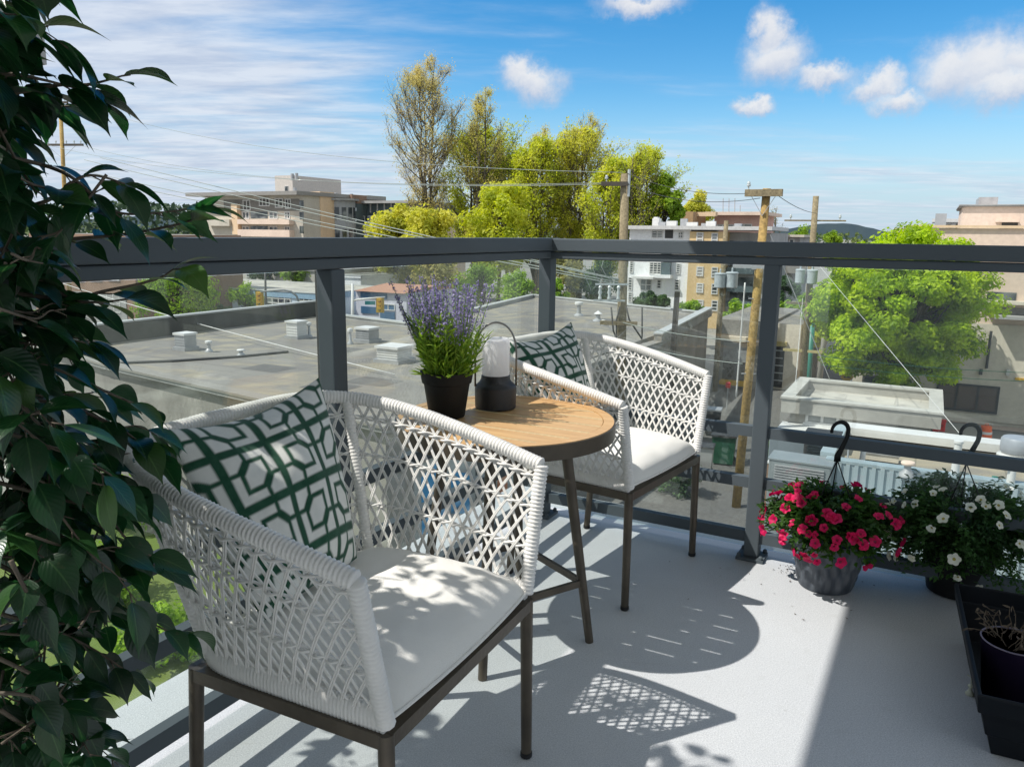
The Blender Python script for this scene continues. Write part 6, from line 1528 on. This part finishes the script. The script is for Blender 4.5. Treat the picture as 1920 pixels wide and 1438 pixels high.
signal('traffic signal hanging beside the lime green pavement tree', 486, 561, 57.9, .95); signal('small traffic signal at the foot of the curved mast', 568, 590, 57, .7, False)
tm, om = mast('pale signal mast with a long arm left of the lavender', None, 50, [(661, 600), (661, 532)], .11, M['pwhite'])
b = MB(); q0, q1 = D(661, 563, 50) - om, D(722, 557, 50) - om; b.tube([q0, q1], [.08, .045], 8); b.build('arm', M['pwhite'], tm, smooth=True)
b = MB(); q = D(694, 568, 49.9) - om; b.box(q, (.66, .03, .24)); b.build('street_name_blade', mat('street_sign_teal', (.02, .20, .22), rough=.5), tm)
signal('yellow traffic signal on the long mast arm by the lavender', 712, 572, 49.9, .85)
# yellow warning sign
p = D(1588, 707, 33); t = thing('warning_sign', 'yellow diamond warning sign with black bar in front of the big street tree', 'sign', (p.x, p.y, GZ), 0)
MB().tube([(0, .03, 0), (0, .03, p.z - GZ + .1)], .03, 8).build('post', M['galv'], t)
b = MB(); s = .29; b.prism([(-s, 0), (0, -s), (s, 0), (0, s)], 0, .01); o = b.build('plate', M['yellow'], t); o.rotation_euler = (math.pi / 2, 0, 0); o.location = (0, 0, p.z - GZ)
MB().box((0, -.016, p.z - GZ), (.30, .01, .06)).build('black_bar', M['dframe'], t)
# barrel, red box, teal post, bins
p = P(1845, 836, GZ); t = thing('traffic_barrel', 'orange and white traffic barrel on the street at the right', 'traffic barrel', tuple(p))
b = MB(); zs = [0, .18, .19, .33, .34, .48, .49, .63, .64, .78]
b.lathe([(.26, 0), (.255, .18), (.245, .18), (.24, .33), (.23, .33), (.225, .48), (.215, .48), (.21, .63), (.20, .63), (.19, .8), (.05, .82)], n=20); b.build('drum', M['orange'], t, smooth='auto')
for z_, r_ in ((.20, .25), (.50, .222)): MB().lathe([(r_, z_), (r_ - .004, z_ + .1)], n=20).build('reflective_band', M['pwhite'], t, smooth='auto')
MB().tube([(-.06, 0, .8), (-.06, 0, .9), (.06, 0, .9), (.06, 0, .8)], .015, 6).build('handle', M['orange'], t)
p = P(1759, 812, GZ); t = thing('red_street_box', 'bright red box at the kerb just right of the kiosk', 'box', tuple(p), -R_(28))
o = MB().box((0, 0, .30), (.46, .4, .46)).build('body', M['red'], t); o.modifiers.new('bevel', 'BEVEL').width = .03; MB().box((0, 0, .55), (.5, .44, .05)).build('lid', M['red'], t); MB().box((0, -.205, .38), (.3, .02, .1)).build('door_flap', mat('dark_red', (.4, .01, .01), rough=.4), t)
for s in (-1, 1): MB().box((s * .17, 0, .035), (.05, .3, .07)).build('foot', M['dframe'], t)
p = D(1523, 608, 35); pb = D(1517, 706, 35); t = thing('teal_post', 'teal painted steel post beside the transformer pole', 'post', (pb.x, 35, GZ))
MB().tube([(0, 0, 0), (p.x - pb.x, 0, p.z - GZ)], .13, 12).build('shaft', M['teal'], t, smooth=True); MB().lathe([(.14, 0), (.15, .03), (.01, .08)], (p.x - pb.x, 0, p.z - GZ), 12).build('cap', M['teal'], t)
def bin_(label, px, py, m, w=.55, h=1.0):
    p = P(px, py, GZ); t = thing('wheelie_bin', label, 'bin', tuple(p), -R_(20), 'bins in the alley')
    b = MB(); b.add([(-w * .42, -w * .42, .06), (w * .42, -w * .42, .06), (w * .42, w * .42, .06), (-w * .42, w * .42, .06), (-w / 2, -w / 2, h), (w / 2, -w / 2, h), (w / 2, w / 2, h), (-w / 2, w / 2, h)], [(3, 2, 1, 0), (4, 5, 6, 7), (0, 1, 5, 4), (1, 2, 6, 5), (2, 3, 7, 6), (3, 0, 4, 7)]); b.build('body', m, t)
    MB().prism([(-w * .55, -w * .58), (w * .55, -w * .58), (w * .55, w * .55), (-w * .55, w * .55)], h + .002, h + .07).build('lid', M['dframe'] if m is not M['dframe'] else M['galv'], t)
    for s in (-1, 1): MB().tube([(s * w * .36, w * .42, .1), (s * w * .46, w * .42, .1)], .1, 12).build('wheel', M['rubber'], t)
bin_('green lidded bin in the alley behind the far chair', 1356, 868, M['dkgreen'], .8, 1.05); bin_('grey bin beside the concrete alley wall, left of the green bin', 1318, 890, M['w_grey'], .6, 1.0); bin_('black bin nearest the main pole', 1335, 815, M['dframe'], .6, 1.05)
p = P(1362, 770, GZ); t = thing('stop_hoop', 'small red and white marker on a post in front of the garage', 'marker post', tuple(p))
MB().tube([(0, 0, 0), (0, 0, 1.2)], .03, 8).build('post', M['galv'], t); MB().lathe([(.11, 1.1), (.12, 1.15), (.12, 1.32), (.01, 1.38)], n=12).build('marker', M['red'], t, smooth='auto')
# a person on the far pavement
def person(label, px, py, Y, face):
    p = P(px, py, GZ); p = Vector((p.x, p.y, GZ + .012))
    t = thing('person', label, 'person', tuple(p), face)
    J = {'pel': (0, 0, .95), 'sp': (0, .0, 1.15), 'ch': (0, -.01, 1.36), 'nk': (0, 0, 1.48), 'hd': (0, -.02, 1.57), 'ht': (0, -.01, 1.68), 'lh': (.09, 0, .9), 'lk': (.1, -.04, .5), 'la': (.1, .04, .09), 'lt': (.11, -.1, .035), 'rh': (-.09, 0, .9), 'rk': (-.1, -.02, .5), 'ra': (-.1, .1, .09), 'rt': (-.11, -.03, .035),
         'ls': (.17, 0, 1.40), 'le': (.22, .03, 1.13), 'lw': (.2, -.1, .92), 'lf': (.19, -.14, .84), 'rs': (-.17, 0, 1.40), 're': (-.22, .04, 1.13), 'rw': (-.21, -.06, .9), 'rf': (-.2, -.1, .82)}
    E = [('pel', 'sp'), ('sp', 'ch'), ('ch', 'nk'), ('nk', 'hd'), ('hd', 'ht'), ('pel', 'lh'), ('lh', 'lk'), ('lk', 'la'), ('la', 'lt'), ('pel', 'rh'), ('rh', 'rk'), ('rk', 'ra'), ('ra', 'rt'), ('ch', 'ls'), ('ls', 'le'), ('le', 'lw'), ('lw', 'lf'), ('ch', 'rs'), ('rs', 're'), ('re', 'rw'), ('rw', 'rf')]
    Rr = {'pel': .13, 'sp': .115, 'ch': .135, 'nk': .055, 'hd': .085, 'ht': .075, 'lh': .085, 'lk': .055, 'la': .04, 'lt': .035, 'ls': .06, 'le': .042, 'lw': .03, 'lf': .03}
    ks = list(J); me = bpy.data.meshes.new('body'); me.from_pydata([J[k] for k in ks], [(ks.index(a), ks.index(b_)) for a, b_ in E], []); me.materials.append(mat('skin_tone', (.42, .25, .17), rough=.6))
    o = bpy.data.objects.new('body', me); COL.objects.link(o); o.parent = t
    sk = o.modifiers.new('skin', 'SKIN')
    for i, k in enumerate(ks):
        r = Rr.get(k, Rr.get('l' + k[1:], .05)); me.skin_vertices[0].data[i].radius = (r, r * .85)
    me.skin_vertices[0].data[0].use_root = True
    s = o.modifiers.new('sub', 'SUBSURF'); s.levels = 1; s.render_levels = 2
    def cl(nm, prof_, m_, sy=.75, c=(0, 0, 0)): MB().lathe(prof_, c, 16, sy=sy).build(nm, m_, t, smooth=True)
    cl('top', [(.17, .92), (.165, 1.1), (.185, 1.3), (.19, 1.4), (.12, 1.47), (.06, 1.49)], mat('pale_top', (.55, .60, .50), rough=.9))
    for s_ in (1, -1): cl('trousers', [(.075, .35), (.09, .6), (.11, .86), (.10, .98)], mat('black_trousers_%d' % (s_ + 1), (.012, .012, .014), rough=.9), 1., (s_ * .085, .01, 0))
    cl('hair', [(.10, 1.6), (.105, 1.66), (.085, 1.74), (.03, 1.77), (.005, 1.772)], mat('dark_hair', (.02, .015, .01), rough=.7), 1.1, (0, .015, 0))
person('person in a pale top and black trousers standing under the lime green pavement tree', 459, 611, 62, R_(20))
